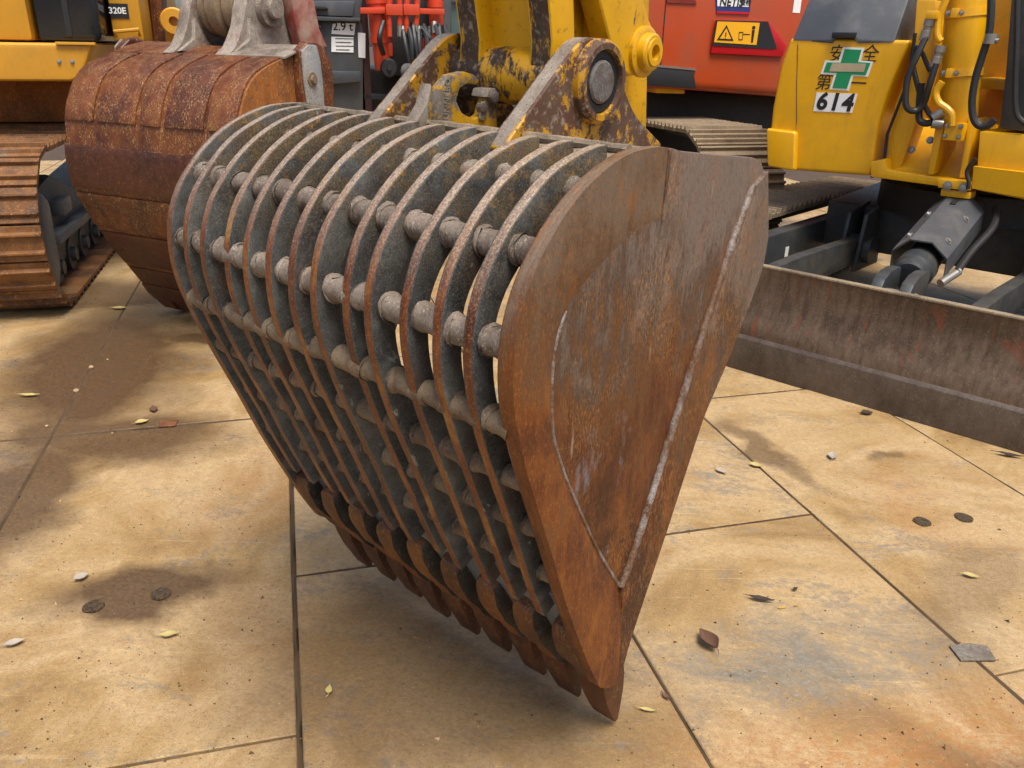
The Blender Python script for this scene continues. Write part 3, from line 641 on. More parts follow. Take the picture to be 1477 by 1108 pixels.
# ---------------------------------------------------------------- brown digging bucket on the left
SO = (-2.0402, 4.6469, 0); SYAW = 64.5; WS = 1.13
bk = empty('digging_bucket', SO, yaw=SYAW)
tag(bk, 'closed digging bucket of red brown rusted plate behind the skeleton bucket on the left', 'bucket')
sb = [(.03, 1.468), (-.04, 1.452), (-.13, 1.428), (-.285, 1.379), (-.385, 1.316), (-.448, 1.221), (-.481, 1.141), (-.494, 1.043), (-.507, .92), (-.49, .75), (-.40, .55), (-.244, .294), (-.15, .158)]
sc = [(p.x, p.y) for p in catmull([(a, b, 0) for a, b in sb], 5)]
so = resample([(a, b, 0) for a, b in sc], 60)
def inset(P, d):
    out = []
    for i, p in enumerate(P):
        t = (P[min(i + 1, len(P) - 1)] - P[max(i - 1, 0)]).normalized(); n = Vector((-t.y, t.x, 0))
        if n.dot(Vector((0, .95, 0)) - p) < 0: n = -n
        out.append(p + n * d)
    return out
si = inset(so, .03)
MB().strip([(p.x, p.y) for p in so], [(p.x, p.y) for p in si], -WS + .02, -.02).build('back_shell', M_brown, bk)
def wear(i0, i1, y0, y1, mat, th=.014, name='wear_plate', b=.004):
    A = [(p.x, p.y) for p in inset(so[i0:i1 + 1], -th)]; B = [(p.x, p.y) for p in inset(so[i0:i1 + 1], .004)]
    return MB().strip(A, B, y0, y1).build(name, mat, bk, bevel=b, jitter=.004, jscale=6)
ys = [-.015, -.21, -.235, -.50, -.53, -.66, -.69, -.93, -.955, -WS + .012]
for a, b in zip(ys[::2], ys[1::2]): wear(6, 23, b, a, M_brown, .009)
wear(27, 34, -WS + .005, -.005, M_brown2, .017)
wear(35, 42, -WS + .01, -.01, M_brown, .010)
wear(43, 51, -WS + .012, -.012, M_brown2, .008)
wear(52, 58, -WS + .012, -.012, M_brown2, .006)
mouth = [(-.10, .12), (.0, .75), (.08, 1.18), (.08, 1.40), (.06, 1.46)]
for y0, y1, mm in ((-.02, 0, M_brown), (-WS, -WS + .02, M_orange)):
    MB().prism(sc + mouth, y0, y1).build('side_plate', mm, bk, bevel=.004)
# thick side cutters along the mouth
for y0, y1 in ((-.005, .05), (-WS - .05, -WS + .005)):
    cut = [(-.085, 1.455), (-.03, 1.498), (.03, 1.505), (.10, 1.478), (.148, 1.39), (.152, 1.27), (.13, 1.16), (.06, .90), (-.02, .80), (-.05, .95), (-.06, 1.1), (-.085, 1.2), (-.09, 1.32)]
    c = MB().prism(cut, y0, y1).build('side_cutter', M_brown, bk, bevel=.016, seg=3, jitter=.01, jscale=6)
    yf = y0 if y0 < -.5 else y1; sg_ = -1 if y0 < -.5 else 1
    MB().prism([(-.08, 1.45), (-.03, 1.488), (.01, 1.485), (.045, 1.42), (.055, 1.32), (.05, 1.2), (.03, 1.05), (-.02, .9), (-.04, 1.0), (-.055, 1.12), (-.072, 1.22), (-.082, 1.32)], min(yf, yf + sg_ * .010), max(yf, yf + sg_ * .010)).build('rubbed_face', M_silver, c, bevel=.006, jitter=.014, jscale=16)
    MB().lathe((-.03, yf + sg_ * .008, 1.33), (0, sg_, 0), [(-.01, .036), (.008, .033), (.008, .02), (.02, .018), (.02, .001)], 14).build('cutter_bolt', M_knuckle, c)
tp = MB().prism([(-.15, 1.415), (.0, 1.462), (.07, 1.466), (.07, 1.446), (.0, 1.44)], -WS + .03, -.03).build('top_plate', M_brown, bk, bevel=.004)
MB().prism([(.0, 1.464), (.44, 1.468), (.44, 1.43), (.0, 1.43)], -.84, -.33).build('lug_base', M_brown, bk, bevel=.004)
tt = MB().prism([(-.16, 1.432), (-.06, 1.462), (.05, 1.482), (.05, 1.472), (-.06, 1.45), (-.16, 1.42)], -WS - .02, -.80).build('top_gusset', M_greymud, bk, bevel=.003)
MB().prism([(-.16, 1.432), (-.06, 1.462), (.05, 1.482), (.05, 1.472), (-.06, 1.45), (-.16, 1.42)], -.36, -.02).build('top_gusset', M_brown, bk, bevel=.003)
MB().prism([(-.20, .21), (-.16, .14), (-.06, .03), (-.03, .04), (-.12, .20)], -WS, 0).build('cutting_edge', M_brown2, bk, bevel=.006)
for i in range(5):
    y = -.09 - (WS - .18) * i / 4
    MB().loft([[(-.16, y - .05, .16), (-.16, y + .05, .16), (-.10, y + .05, .19), (-.10, y - .05, .19)], [(-.10, y - .05, .05), (-.10, y + .05, .05), (-.01, y + .05, .10), (-.01, y - .05, .10)], [(.03, y - .04, .0), (.03, y + .04, .0), (.06, y + .04, .012), (.06, y - .04, .012)]]).build('tooth', M_brown2, bk, bevel=.006)
for y0, y1 in ((-.44, -.37), (-.80, -.72)):
    lp = [(-.16, 1.43), (-.10, 1.47), (-.04, 1.56), (.0, 1.66), (.06, 1.75), (.15, 1.78), (.24, 1.75), (.30, 1.66), (.36, 1.55), (.45, 1.47), (.45, 1.44), (.0, 1.43)]
    l = MB().prism([(p.x, p.y) for p in catmull([(a, b, 0) for a, b in lp[:10]], 3)] + lp[10:], y0, y1).build('lug', M_greymud, bk, bevel=.014, seg=3, jitter=.005, jscale=9)
    MB().prism([(-.13, 1.44), (-.02, 1.50), (.0, 1.60), (.06, 1.50), (.12, 1.44)], y0 - .022, y1 + .022).build('lug_foot', M_greymud, l, bevel=.01)
am = empty('excavator_arm', SO, yaw=SYAW)
tag(am, 'grey brown greasy arm knuckles pinned between the lugs of the brown digging bucket', 'excavator arm')
for y0, y1, r in ((-.50, -.45, .13), (-.60, -.508, .142), (-.712, -.608, .13)):
    MB().lathe((.15, y0, 1.645), (0, 1, 0), [(0, r - .02), (.012, r), (y1 - y0 - .012, r), (y1 - y0, r - .02)], 32).build('knuckle', M_knuckle, am, jitter=.003)
    MB().prism([(.15 - r * .95, 1.645), (.15 - r * 1.1, 2.4), (.15 + r * 1.5, 2.4), (.15 + r * .9, 1.645)], y0 + .006, y1 - .006).build('arm_plate', M_knuckle, am, bevel=.01)
MB().lathe((.15, -.86, 1.645), (0, 1, 0), [(0, .002), (0, .045), (.008, .052), (.5, .052), (.5, .01)], 24).build('bucket_pin', M_greymud, am)
MB().lathe((.15, -.83, 1.645), (0, 1, 0), [(0, .06), (0, .085), (.028, .09), (.028, .06)], 24).build('pin_collar', M_greymud, am)
MB().prism([(.30, 1.47), (.26, 1.60), (.22, 2.3), (.30, 2.3), (.46, 1.56), (.52, 1.47)], -.87, -.81).build('link_plate', flat('faded_red_paint', '#9a4438', .6, var=.2, dirt='#a89a88', dirt_amt=.8), am, bevel=.01)
MB().prism([(.05, 1.40), (.15, 1.52), (.3, 1.52), (.35, 1.40)], -.58, -.53).build('stop_block', M_knuckle, am, bevel=.01)

# ---------------------------------------------------------------- dark grey machine with orange lift cylinders, middle
cm = empty('compact_excavator', (0, 0, 0), yaw=15.36)
tag(cm, 'dark grey compact excavator with bright orange lift cylinders and a 2.9 t sticker', 'excavator')
Y = 6.0
cab = MB().prism([(-0.007, 1.013), (0.059, 1.626), (0.124, 1.669), (0.165, 1.785), (0.575, 1.798), (0.548, 1.630), (0.563, 1.567), (0.534, 1.012)], Y, Y + 1.2).build('front_cabinet', M_grey, cm, bevel=.012)
MB().prism([(0.160, 1.734), (0.514, 1.745), (0.496, 1.653), (0.153, 1.653)], 5.96, 6.0).build('upper_hatch', M_grey2, cab, bevel=.008)
MB().prism([(0.175, 1.710), (0.324, 1.710), (0.341, 1.690), (0.190, 1.686)], 5.925, 5.96).build('latch_handle', M_blackm, cab, bevel=.006)
MB().prism([(0.100, 1.651), (0.543, 1.645), (0.542, 1.624), (0.098, 1.622)], 5.94, 6.0).build('cabinet_shelf', M_grey, cab, bevel=.004)
vent = MB().prism([(0.115, 1.615), (0.301, 1.611), (0.287, 1.420), (0.099, 1.426)], 5.972, 6.0).build('vent_frame', M_blackm, cab, bevel=.004)
MB().prism([(0.144, 1.595), (0.268, 1.593), (0.263, 1.530), (0.139, 1.532)], 5.966, 5.972).build('lamp_lens', M_silver, vent)
for i in range(5):
    z0 = 1.635 - .042 * i
    MB().box(.10, .285, 5.955, 5.975, z0 - .011, z0).build('vent_slat', M_grey, vent, bevel=.002)
st = MB().prism([(0.365, 1.613), (0.514, 1.612), (0.501, 1.540), (0.351, 1.545)], 5.994, 6.0).build('weight_sticker', M_white, cab)
lettering('2.9 t', .072, st, MX(.428, 5.9925, 1.590), M_ink, bold=.001)
nt = MB().prism([(0.350, 1.528), (0.496, 1.527), (0.490, 1.432), (0.344, 1.434)], 5.994, 6.0).build('notice_sticker', M_white, cab)
for i in range(4): MB().box(.375, .375 + (.12, .105, .13, .09)[i], 5.992, 5.9938, 1.515 - .023 * i, 1.52 - .023 * i).build('print_line', M_grey2, nt)
MB().box(.555, .60, 6.02, 6.9, 1.03, 1.85).build('cabinet_side', flat('dark_maroon_paint', '#3a1812', .5), cab)
s2 = MB().prism([(0.526, 1.557), (0.576, 1.554), (0.568, 1.398), (0.522, 1.402)], 5.996, 6.002).build('side_sticker', M_white, cab)
lettering('S', .06, cab, MX(.315, 5.998, 1.585), M_grey2)
MB().prism([(0.028, 1.318), (0.529, 1.315), (0.526, 1.248), (0.293, 1.229), (0.024, 1.270)], 5.94, 6.0).build('bumper_step', M_grey, cm, bevel=.01)
# boom swing post with cylinders, pipes and hoses
for (a, b, c, d_, r) in ((541, -20, 553, 62, .062), (627, -20, 634, 75, .050)):
    pass
def gpt(x, z, y): return Vector((x, y, z))
cyl_pts = [[(0.641, 1.877), (0.665, 1.504), (0.676, 1.332)], [(1.032, 1.890), (1.047, 1.446), (1.055, 1.300)]]
for (p, q, r_) in cyl_pts:
    rad = .063 if p[0] < .9 else .048
    c = MB().lathe((p[0], 5.9, p[1]), (q[0] - p[0], 0, q[1] - p[1]), [(0, rad), ((Vector(q) - Vector(p)).length, rad), ((Vector(q) - Vector(p)).length + .004, rad * .92), ((Vector(r_) - Vector(p)).length, rad * .88), ((Vector(r_) - Vector(p)).length + .01, rad * .6)], 28).build('lift_cylinder', M_orangep, cm)
    for t in (.35, .98):
        k = Vector(p).lerp(Vector(q), t)
        MB().lathe((k.x, 5.9, k.y), (q[0] - p[0], 0, q[1] - p[1]), [(-.02, rad), (-.02, rad + .008), (.015, rad + .008), (.015, rad)], 28).build('cylinder_band', M_orangep, c)
MB().prism([(0.533, 1.704), (0.717, 1.709), (1.083, 1.711), (1.083, 1.673), (0.897, 1.677), (0.531, 1.667)], 5.81, 5.84).build('cross_bar', M_orangep, cm, bevel=.006)
for i, px in enumerate(([(0.712, 1.605), (0.716, 1.712), (0.732, 1.778), (0.760, 1.795), (0.781, 1.779), (0.783, 1.706), (0.780, 1.607)], [(0.825, 1.608), (0.829, 1.715), (0.849, 1.781), (0.877, 1.798), (0.899, 1.783), (0.897, 1.709), (0.889, 1.609)])):
    c = MB().tube([tuple(v) for v in catmull([(a, 5.79, b) for a, b in px], 4)], .019, 10).build('oil_pipe', M_orangep, cm)
    MB().box(px[0][0] - .02, px[-1][0] + .02, 5.76, 5.80, px[1][1] - .05, px[1][1] + .015).build('pipe_clamp', M_orangep, c, bevel=.004)
    for j in (0, 6): MB().cyl((px[j][0], 5.79, px[j][1]), (px[j][0], 5.79, px[j][1] - .07), .018, n=8).build('pipe_union', M_zinc if j else M_orangep, c)
MB().prism([(0.720, 1.923), (1.107, 1.937), (1.097, 1.290), (0.694, 1.286), (0.703, 1.505)], 5.99, 6.2).build('swing_post', M_blackm, cm, bevel=.02)
MB().prism([(0.959, 1.531), (1.035, 1.554), (1.041, 1.371), (0.927, 1.370)], 5.86, 5.98).build('swing_bracket', M_orangep, cm, bevel=.012)
MB().prism([(0.683, 1.505), (0.743, 1.497), (0.740, 1.411), (0.689, 1.419)], 5.86, 5.98).build('swing_bracket', M_orangep, cm, bevel=.012)
random.seed(21)
for i in range(9):
    x0 = .80 + .035 * i; z0 = 1.60 + random.uniform(-.02, .02); x1 = .84 + .027 * i + random.uniform(-.02, .02)
    P = catmull([(x0, 5.80, z0), (x0 + random.uniform(-.02, .02), 5.74, z0 - .09), ((x0 + x1) / 2, 5.73, z0 - .2), (x1, 5.78, z0 - .36), (x1, 5.9, z0 - .45)], 5)
    h = MB().tube([tuple(p) for p in P], .0175, 8).build('hose', M_hose, cm)
    MB().cyl((x0, 5.80, z0 + .01), (x0, 5.775, z0 - .06), .018, n=8).build('hose_fitting', M_zinc if i % 3 == 0 else M_blackm, h)
for px in ([(0.670, 1.428), (0.678, 1.622)], [(0.977, 1.446), (0.924, 1.594)]):
    (a, b), (c, d_) = px
    P = catmull([(c, 5.80, d_), (a - .03 if a < .8 else a, 5.74, (b + d_) / 2), (a, 5.82, b)], 6)
    MB().tube([tuple(p) for p in P], .017, 8).build('hose', M_hose, cm)
for px in ([(0.708, 1.342)], [(0.994, 1.337)]):
    MB().lathe((px[0][0], 5.9, px[0][1]), (0, -1, 0), [(0, .06), (.06, .06), (.07, .05), (.07, .018), (.085, .016), (.085, .001)], 20).build('pivot_pin', M_blackm, cm)
MB().prism([(1.097, 1.856), (1.163, 1.858), (1.151, 1.152), (1.086, 1.152)], 5.98, 6.1).build('cab_pillar', M_grey, cm, bevel=.015)
g = MB().prism([(1.177, 1.862), (1.712, 1.880), (1.729, 1.245), (1.170, 1.241)], 6.05, 6.08).build('cab_window', M_glass, cm)
MB().prism([(1.166, 1.774), (1.700, 1.790), (1.701, 1.773), (1.166, 1.761)], 6.02, 6.05).build('window_rail', M_grey, g)
MB().prism([(1.162, 1.357), (1.712, 1.340), (1.720, 1.057), (1.159, 1.057)], 6.0, 6.05).build('cab_door', M_grey, cm)
MB().prism([(0.565, 1.325), (1.125, 1.308), (1.121, 0.978), (0.547, 0.980)], 6.25, 7.4).build('swing_frame', M_blackm, cm, bevel=.02)
MB().prism([(0.552, 1.170), (1.535, 1.146), (1.535, 1.108), (0.550, 1.133)], 6.02, 6.1).build('frame_beam', M_frame, cm, bevel=.006)
MB().box(-.05, 1.5, 6.3, 7.6, .60, 1.0).build('car_body', M_blackm, cm, bevel=.02)
track(cm, -.35, .15, 5.75, 8.5, .36, flat('maroon_rubber_pad', '#33201a', .8, bump=.3), pitch=.16)
track(cm, 1.25, 1.75, 5.75, 8.5, .36, flat('dark_rubber_pad', '#2c2622', .8, bump=.3), pitch=.16)

# pale machine glimpsed behind, between the brown bucket's arm and the grey cabinet
pm = empty('parked_machine', (0, 0, 0), yaw=15.36)
tag(pm, 'pale grey machine body with white stripes behind the dark grey compact excavator', 'machine')
MB().prism([(-0.157, 1.486), (-0.095, 2.003), (0.144, 2.012), (0.208, 1.861), (0.156, 1.492)], 7.6, 9).build('body_panel', flat('pale_grey_paint', '#8f97a0', .35, var=.05), pm, bevel=.06, seg=3)
for i in range(3):
    (a, b), = [(-0.040, 1.781)]
    MB().prism([(a + .07 * i, b), (a + .03 + .07 * i, b), (a + .07 + .07 * i, b + .1), (a + .04 + .07 * i, b + .1)], 7.59, 7.6).build('white_stripe', M_white, pm)
MB().prism([(-0.075, 1.645), (0.068, 1.643), (0.059, 1.543), (-0.062, 1.541)], 7.4, 7.6).build('cream_block', M_greymud, pm, bevel=.01)
MB().prism([(-0.011, 1.852), (0.027, 1.853), (0.023, 1.491), (-0.015, 1.490)], 6.6, 6.66).build('mirror_post', M_blackm, pm, bevel=.008)
MB().prism([(-0.054, 1.683), (0.059, 1.681), (0.056, 1.650), (-0.057, 1.652)], 6.5, 6.58).build('mirror_arm', M_blackm, pm, bevel=.006)

# ---------------------------------------------------------------- red excavator, right of the arm
rx = empty('red_excavator', (0, 0, 0), yaw=15.36)
tag(rx, 'red orange excavator with a warning sign on its rear body behind the yellow arm', 'excavator')
Y = 6.0
body = MB().prism([(1.406, 1.254), (2.670, 1.215), (3.037, 1.202), (3.773, 1.160), (4.664, 1.109), (4.554, 2.162), (1.402, 2.035)], Y, Y + 2.4).build('rear_body', M_red, rx, bevel=.07, seg=4)
MB().prism([(2.236, 1.351), (2.663, 1.366), (3.016, 1.341), (3.054, 1.218), (2.664, 1.235), (2.243, 1.251)], 5.985, 6.01).build('black_stripe', M_blackm, body, bevel=.006)
MB().prism([(2.232, 1.384), (2.659, 1.385), (3.035, 1.360), (3.036, 1.346), (2.660, 1.371), (2.234, 1.366)], 5.982, 6.01).build('chrome_strip', M_zinc, body)
MB().box(2.745, 2.752, 5.996, 6.004, 1.36, 2.1).build('panel_seam', M_blackm, body)
MB().prism([(2.754, 1.803), (2.992, 1.800), (2.956, 1.864), (2.748, 1.857)], 5.99, 6.005).build('louvre', flat('louvre_red', '#7c2412', .5), body)
sg = MB().prism([(3.142, 1.469), (3.159, 1.698), (3.593, 1.699), (3.775, 1.533), (3.752, 1.453)], 5.975, 6.003).build('warning_panel', M_redsign, body, bevel=.004)
MB().prism([(3.139, 1.522), (3.151, 1.697), (3.584, 1.698), (3.691, 1.512), (3.644, 1.506)], 5.970, 5.9755).build('sign_backing', M_ink, sg)
ys = MB().prism([(3.152, 1.546), (3.163, 1.688), (3.514, 1.687), (3.508, 1.533)], 5.967, 5.9705).build('warning_sticker', M_ygsign, sg)
tri = [(3.172, 1.561), (3.239, 1.666), (3.311, 1.558)]
def shrink(P, f):
    cx = sum(p[0] for p in P) / len(P); cz = sum(p[1] for p in P) / len(P); return [(cx + (a - cx) * f, cz + (b - cz) * f) for a, b in P]
MB().prism(tri, 5.965, 5.9675).build('warning_triangle', M_ink, ys)
MB().prism(shrink(tri, .68), 5.9635, 5.9655).build('triangle_field', M_ygsign, ys)
lettering('!', .07, ys, MX(tri[1][0] + .0, 5.9625, (tri[0][1] + tri[1][1]) / 2 - .025), M_ink, bold=.001)
fr_ = [(3.348, 1.621), (3.383, 1.622), (3.386, 1.565), (3.351, 1.564)]
MB().strip(fr_ + fr_[:1], shrink(fr_, .78) + shrink(fr_, .78)[:1], 5.965, 5.9672).build('pictogram_frame', M_ink, ys)
(a, b), = [(3.467, 1.605)]
MB().prism([(a - .008, b - .055), (a + .008, b - .055), (a + .012, b + .03), (a - .012, b + .03)], 5.965, 5.9672).build('pictogram_figure', M_ink, ys)
MB().lathe((a, 5.966, b + .047), (0, -1, 0), [(-.001, .014), (.001, .014), (.001, .0005)], 12).build('pictogram_head', M_ink, ys)
MB().box(a - .085, a - .025, 5.965, 5.967, b - .003, b + .003).build('pictogram_arrow', M_ink, ys)
nb = MB().prism([(3.141, 1.860), (3.425, 1.864), (3.436, 1.752), (3.160, 1.754)], 5.992, 6.003).build('registration_plate', M_blue, body)
MB().prism([(3.152, 1.856), (3.413, 1.859), (3.417, 1.794), (3.160, 1.791)], 5.990, 5.9925).build('plate_field', M_white, nb)
(a, b), = [(3.270, 1.818)]
lettering('NETIS', .075, nb, MX(a, 5.9885, b), M_ink, bold=.002, shear=.1)
(c, d_), = [(3.379, 1.821)]
lettering('登録', .045, nb, MX(c + .01, 5.9885, d_), M_ink, bold=.001)
MB().box(a - .11, a + .16, 5.989, 5.9925, b - .075, b - .06).build('red_band', M_redsign, nb)
(a, b), = [(3.926, 1.856)]
lettering('H', .40, body, MX(a, 5.998, b + .04), M_white, bold=.012)
MB().prism([(2.724, 1.205), (3.950, 1.148), (4.038, 0.624), (2.769, 0.698)], 6.3, 8).build('under_frame', M_blackm, rx, bevel=.02)
track(rx, 2.70, 3.3, 5.0, 8.9, .47, M_shoe2, pitch=.19)
track(rx, 1.0, 1.6, 6.6, 9.4, .45, M_shoe2, pitch=.19)
yb = MB().prism([(2.752, 1.180), (2.752, 1.240), (2.937, 1.242), (2.992, 1.212), (3.002, 1.176)], 6.05, 6.28).build('yellow_guard', M_yel2, rx, bevel=.02, seg=3)

# ---------------------------------------------------------------- yellow compact excavator with dozer blade, right
KO = (1.09062, 3.89416, 0)
mx = empty('dozer_blade_excavator', KO, yaw=-43.118)
tag(mx, 'yellow compact excavator numbered 614 with a brown dozer blade at the right', 'excavator')
def blade_mat():
    k = Mat('scraped_brown_blade'); a = k.noise(2.2, 6, .6, stretch=(.5, 1, 1.5)); b = k.noise(34, 8, .72, stretch=(1, 1, .14)); c = k.noise(130, 5, .7)
    base = k.ramp(k.math('ADD', k.mul(a, .55), k.mul(b, .45)), [(.34, '#2f2217'), (.45, '#453526'), (.54, '#584839'), (.66, '#6e5d4a')])
    base = k.mix(k.mul(k.rng(k.noise(7, 7, .65, stretch=(1, 1, .35), dist=2.5, loc=(0, 5, 2)), .57, .62), k.rng(k.noise(2.5, 3, loc=(4, 0, 1)), .42, .58)), base, '#6e3417')
    base = k.mix(k.mul(k.rng(c, .57, .7), .4), base, '#9a876f')
    return k.done(base, k.rng(b, .3, .7, .42, .7), .1, k.math('ADD', k.mul(c, .4), b), .3, .004)
M_blade = blade_mat()
M_bladeedge = rusty('blade_cutting_steel', ['#33271f', '#463a32', '#564a40', '#5a4028'], streak=(1, 1, .3), scale=18, fleck='#8a7c6c', rough=.5, bump=.25)
bp = [(.012, .15), (.02, .22), (.045, .29), (.068, .37), (.078, .45), (.074, .528)]
bl = MB().strip([tuple(p)[:2] for p in catmull([(a, b, 0) for a, b in bp], 4)], [(p[0] + .03, p[1]) for p in [tuple(q) for q in catmull([(a, b, 0) for a, b in bp], 4)]], -.52, 1.62, axes='yz').build('dozer_blade', M_blade, mx, bevel=.003)
MB().prism([(-.002, .0), (.03, .0), (.04, .19), (.0165, .186), (.004, .165)], -.525, 1.625, 'yz').build('cutting_edge', M_bladeedge, bl, bevel=.003)
MB().prism([(.07, .520), (.108, .520), (.108, .531), (.07, .531)], -.522, 1.622, 'yz').build('blade_rim', M_dusttop, bl, bevel=.004)
for x in (.0, .99):
    MB().prism([(.10, .16), (.10, .44), (.22, .46), (.7, .47), (1.6, .45), (1.6, .30), (.8, .28), (.3, .16)], x - .028, x + .042, 'yz').build('blade_arm', M_frame, mx, bevel=.012)
    MB().lathe((x - .06, 1.5, .38), (1, 0, 0), [(0, .001), (0, .085), (.17, .085), (.17, .001)], 20).build('arm_pivot', M_frame, mx)
    MB().prism([(1.36, .26), (1.42, .60), (1.70, .64), (1.72, .26)], x - .055, x - .032, 'yz').build('pivot_bracket', M_frame, mx, bevel=.006)
    MB().prism([(1.36, .26), (1.42, .60), (1.70, .64), (1.72, .26)], x + .046, x + .07, 'yz').build('pivot_bracket', M_frame, mx, bevel=.006)
tfr = MB().prism([(.75, .14), (.82, .50), (2.85, .50), (2.95, .14)], -.36, -.26, 'yz').build('track_frame', M_frame, mx, bevel=.012)
MB().box(-.262, -.257, 1.08, 1.12, .34, .40).build('small_plate', M_white, tfr)
MB().prism([(.75, .14), (.82, .50), (2.85, .50), (2.95, .14)], 1.30, 1.40, 'yz').build('track_frame', M_frame, mx, bevel=.012)
track(mx, -.80, -.38, .62, 3.15, .27, M_shoe2, pitch=.14, grousers=2)
track(mx, 1.42, 1.84, .62, 3.15, .27, M_shoe2, pitch=.14, grousers=2)
MB().prism([(1.62, .34), (1.62, .62), (2.5, .66), (2.5, .34)], -.27, 1.31, 'yz').build('car_body', M_frame, mx, bevel=.02)
MB().lathe((.5, 1.95, .62), (0, 0, 1), [(0, .55), (.16, .55), (.17, .5), (.26, .5)], 40).build('swing_ring', M_blackm, mx)
# blade cylinder with its bent steel guard
ca, cb_ = Vector((.675, .235, .475)), Vector((.60, 1.35, .72)); ax = (cb_ - ca).normalized()
cy = MB().lathe(ca + ax * .2, ax, [(0, .02), (.0, .07), (.01, .08), (.05, .082), (.06, .092), (.15, .092), (.155, .08), (1.0, .078), (1.0, .01)], 24).build('blade_cylinder', M_frame, mx)
sx = ax.cross(Vector((0, 0, 1))).normalized(); up = sx.cross(ax)
for s in (-1, 1):
    q = ca + sx * .062 * s
    MB().loft([[q + ax * u + up * w + sx * t for t in (-.026, .026)] + [q + ax * u + up * w2 + sx * t for t in (.026, -.026)] for u, w, w2 in ((-.09, -.05, .05), (-.04, -.07, .085), (.04, -.07, .09), (.14, -.06, .07), (.22, -.04, .04))]).build('clevis', M_frame, cy, bevel=.008)
MB().lathe(ca - sx * .1, sx, [(0, .001), (0, .02), (.015, .026), (.185, .026), (.2, .02), (.2, .001)], 16).build('clevis_pin', M_zinc, cy)
gp = [(-.125, -.06), (-.125, .045), (-.05, .115), (.05, .115), (.125, .045), (.125, -.06)]
o1, o2 = ca + ax * .33, ca + ax * .98
A = []; 
for o_ in (o1, o2):
    A.append([o_ + sx * a + up * (b + .02) for a, b in gp] + [o_ + sx * a * .965 + up * (b + .012) for a, b in reversed(gp)])
gd = MB().loft(A).build('cylinder_guard', M_grey2, mx, smooth=20)
for u, a in ((.12, -.088), (.12, .088), (.42, .088), (.42, -.088)):
    n_ = (up + sx * (1 if a > 0 else -1)).normalized()
    MB().lathe(o1 + ax * u + sx * a + up * .1, n_, [(-.004, .02), (.004, .02), (.004, .012), (.012, .011), (.012, .001)], 10).build('bolt', M_zinc, gd)
k = o2 + up * .139 - ax * .12
MB().box(-.014, .014, -.03, .03, -.002, .003, M=Matrix.Translation(k) @ Matrix((sx, ax, up)).transposed().to_4x4()).build('guard_slot', M_ink, gd, bevel=.002)
MB().tube([tuple(p) for p in catmull([ca + ax * .4 + sx * .16 - up * .03, ca + ax * .6 + sx * .17, ca + ax * .85 + sx * .2 + up * .04, ca + ax * 1.0 + sx * .17 + up * .08], 6)], .018, 8).build('hose', M_hose, mx)
MB().cyl(ca + ax * .3 + sx * .12 - up * .05, ca + ax * .42 + sx * .165 - up * .03, .02, n=10).build('hose_fitting', M_zinc, mx)
# upper body
Y = 1.2
pan = MB().prism([(-0.475, 1.566), (0.194, 1.561), (0.167, 1.466), (0.145, 1.376), (0.124, 1.276), (0.109, 1.160), (0.113, 0.960), (0.117, 0.855), (-0.102, 0.845), (-0.336, 0.836), (-0.496, 0.851), (-0.524, 1.068), (-0.528, 1.183), (-0.512, 1.419)], Y, 2.5).build('side_cover', M_yel2, mx, bevel=.022, seg=4)
MB().prism([(-0.536, 1.065), (-0.345, 1.059), (-0.317, 0.835), (-0.494, 0.845)], 1.165, 1.6).build('corner_bumper', M_yel2, mx, bevel=.02, seg=3)
hd_b = [(-0.460, 1.555), (-0.226, 1.553), (-0.207, 1.579), (-0.099, 1.579), (-0.071, 1.555), (0.115, 1.550)]; hd_t = [(-0.446, 1.794), (-0.286, 1.791), (-0.259, 1.797), (-0.169, 1.795), (-0.140, 1.788), (0.107, 1.776)]
MB().loft([[(a, Y - .006, b) for a, b in hd_b] + [(a, Y + .3, b) for a, b in reversed(hd_b)], [(a, 1.32, b) for a, b in hd_t] + [(a, 1.6, b) for a, b in reversed(hd_t)], [(a, 1.5, b + .3) for a, b in hd_t] + [(a, 1.8, b + .3) for a, b in reversed(hd_t)]]).build('hood', M_grey2, mx, bevel=.012)
(a, b), (c, d_) = [(-0.221, 1.568), (-0.094, 1.597)]
MB().box(a, c, 1.17, 1.215, b, d_).build('hood_catch', M_ink, mx, bevel=.005)
(a, b), (c, d_) = [(-0.424, 1.540), (-0.357, 1.073)]
MB().tube([(a, 1.2, b), ((a + c) / 2 - .004, 1.2, (b + d_) / 2), (c, 1.2, d_)], .0025, 6).build('cover_seam', M_armworn, pan)
# safety cross and number on the cover
cr = [(-0.158, 1.522), (-0.038, 1.521), (-0.046, 1.457), (0.023, 1.452), (0.008, 1.374), (-0.073, 1.375), (-0.084, 1.298), (-0.194, 1.300), (-0.182, 1.378), (-0.261, 1.379), (-0.247, 1.452), (-0.169, 1.451)]
MB().prism(cr, 1.197, 1.2015).build('cross_border', M_white, pan)
cc = (sum(p[0] for p in cr) / 12, sum(p[1] for p in cr) / 12)
def toward(p, d):
    v = Vector(cc) - Vector(p); return tuple(Vector(p) + v.normalized() * d)
gx = [(-0.144, 1.512), (-0.052, 1.510), (-0.059, 1.448), (0.010, 1.445), (-0.005, 1.382), (-0.084, 1.383), (-0.096, 1.308), (-0.179, 1.308), (-0.167, 1.388), (-0.246, 1.389), (-0.233, 1.442), (-0.155, 1.442)]
MB().prism(gx, 1.1945, 1.1975).build('green_cross', M_green, pan)
MB().prism([(-0.202, 1.439), (-0.012, 1.441), (-0.017, 1.398), (-0.211, 1.395)], 1.1925, 1.195).build('faded_band', flat('faded_sticker', '#b8a888', .5), pan)
nbx = [(-0.268, 1.280), (-0.033, 1.284), (-0.046, 1.183), (-0.270, 1.178)]
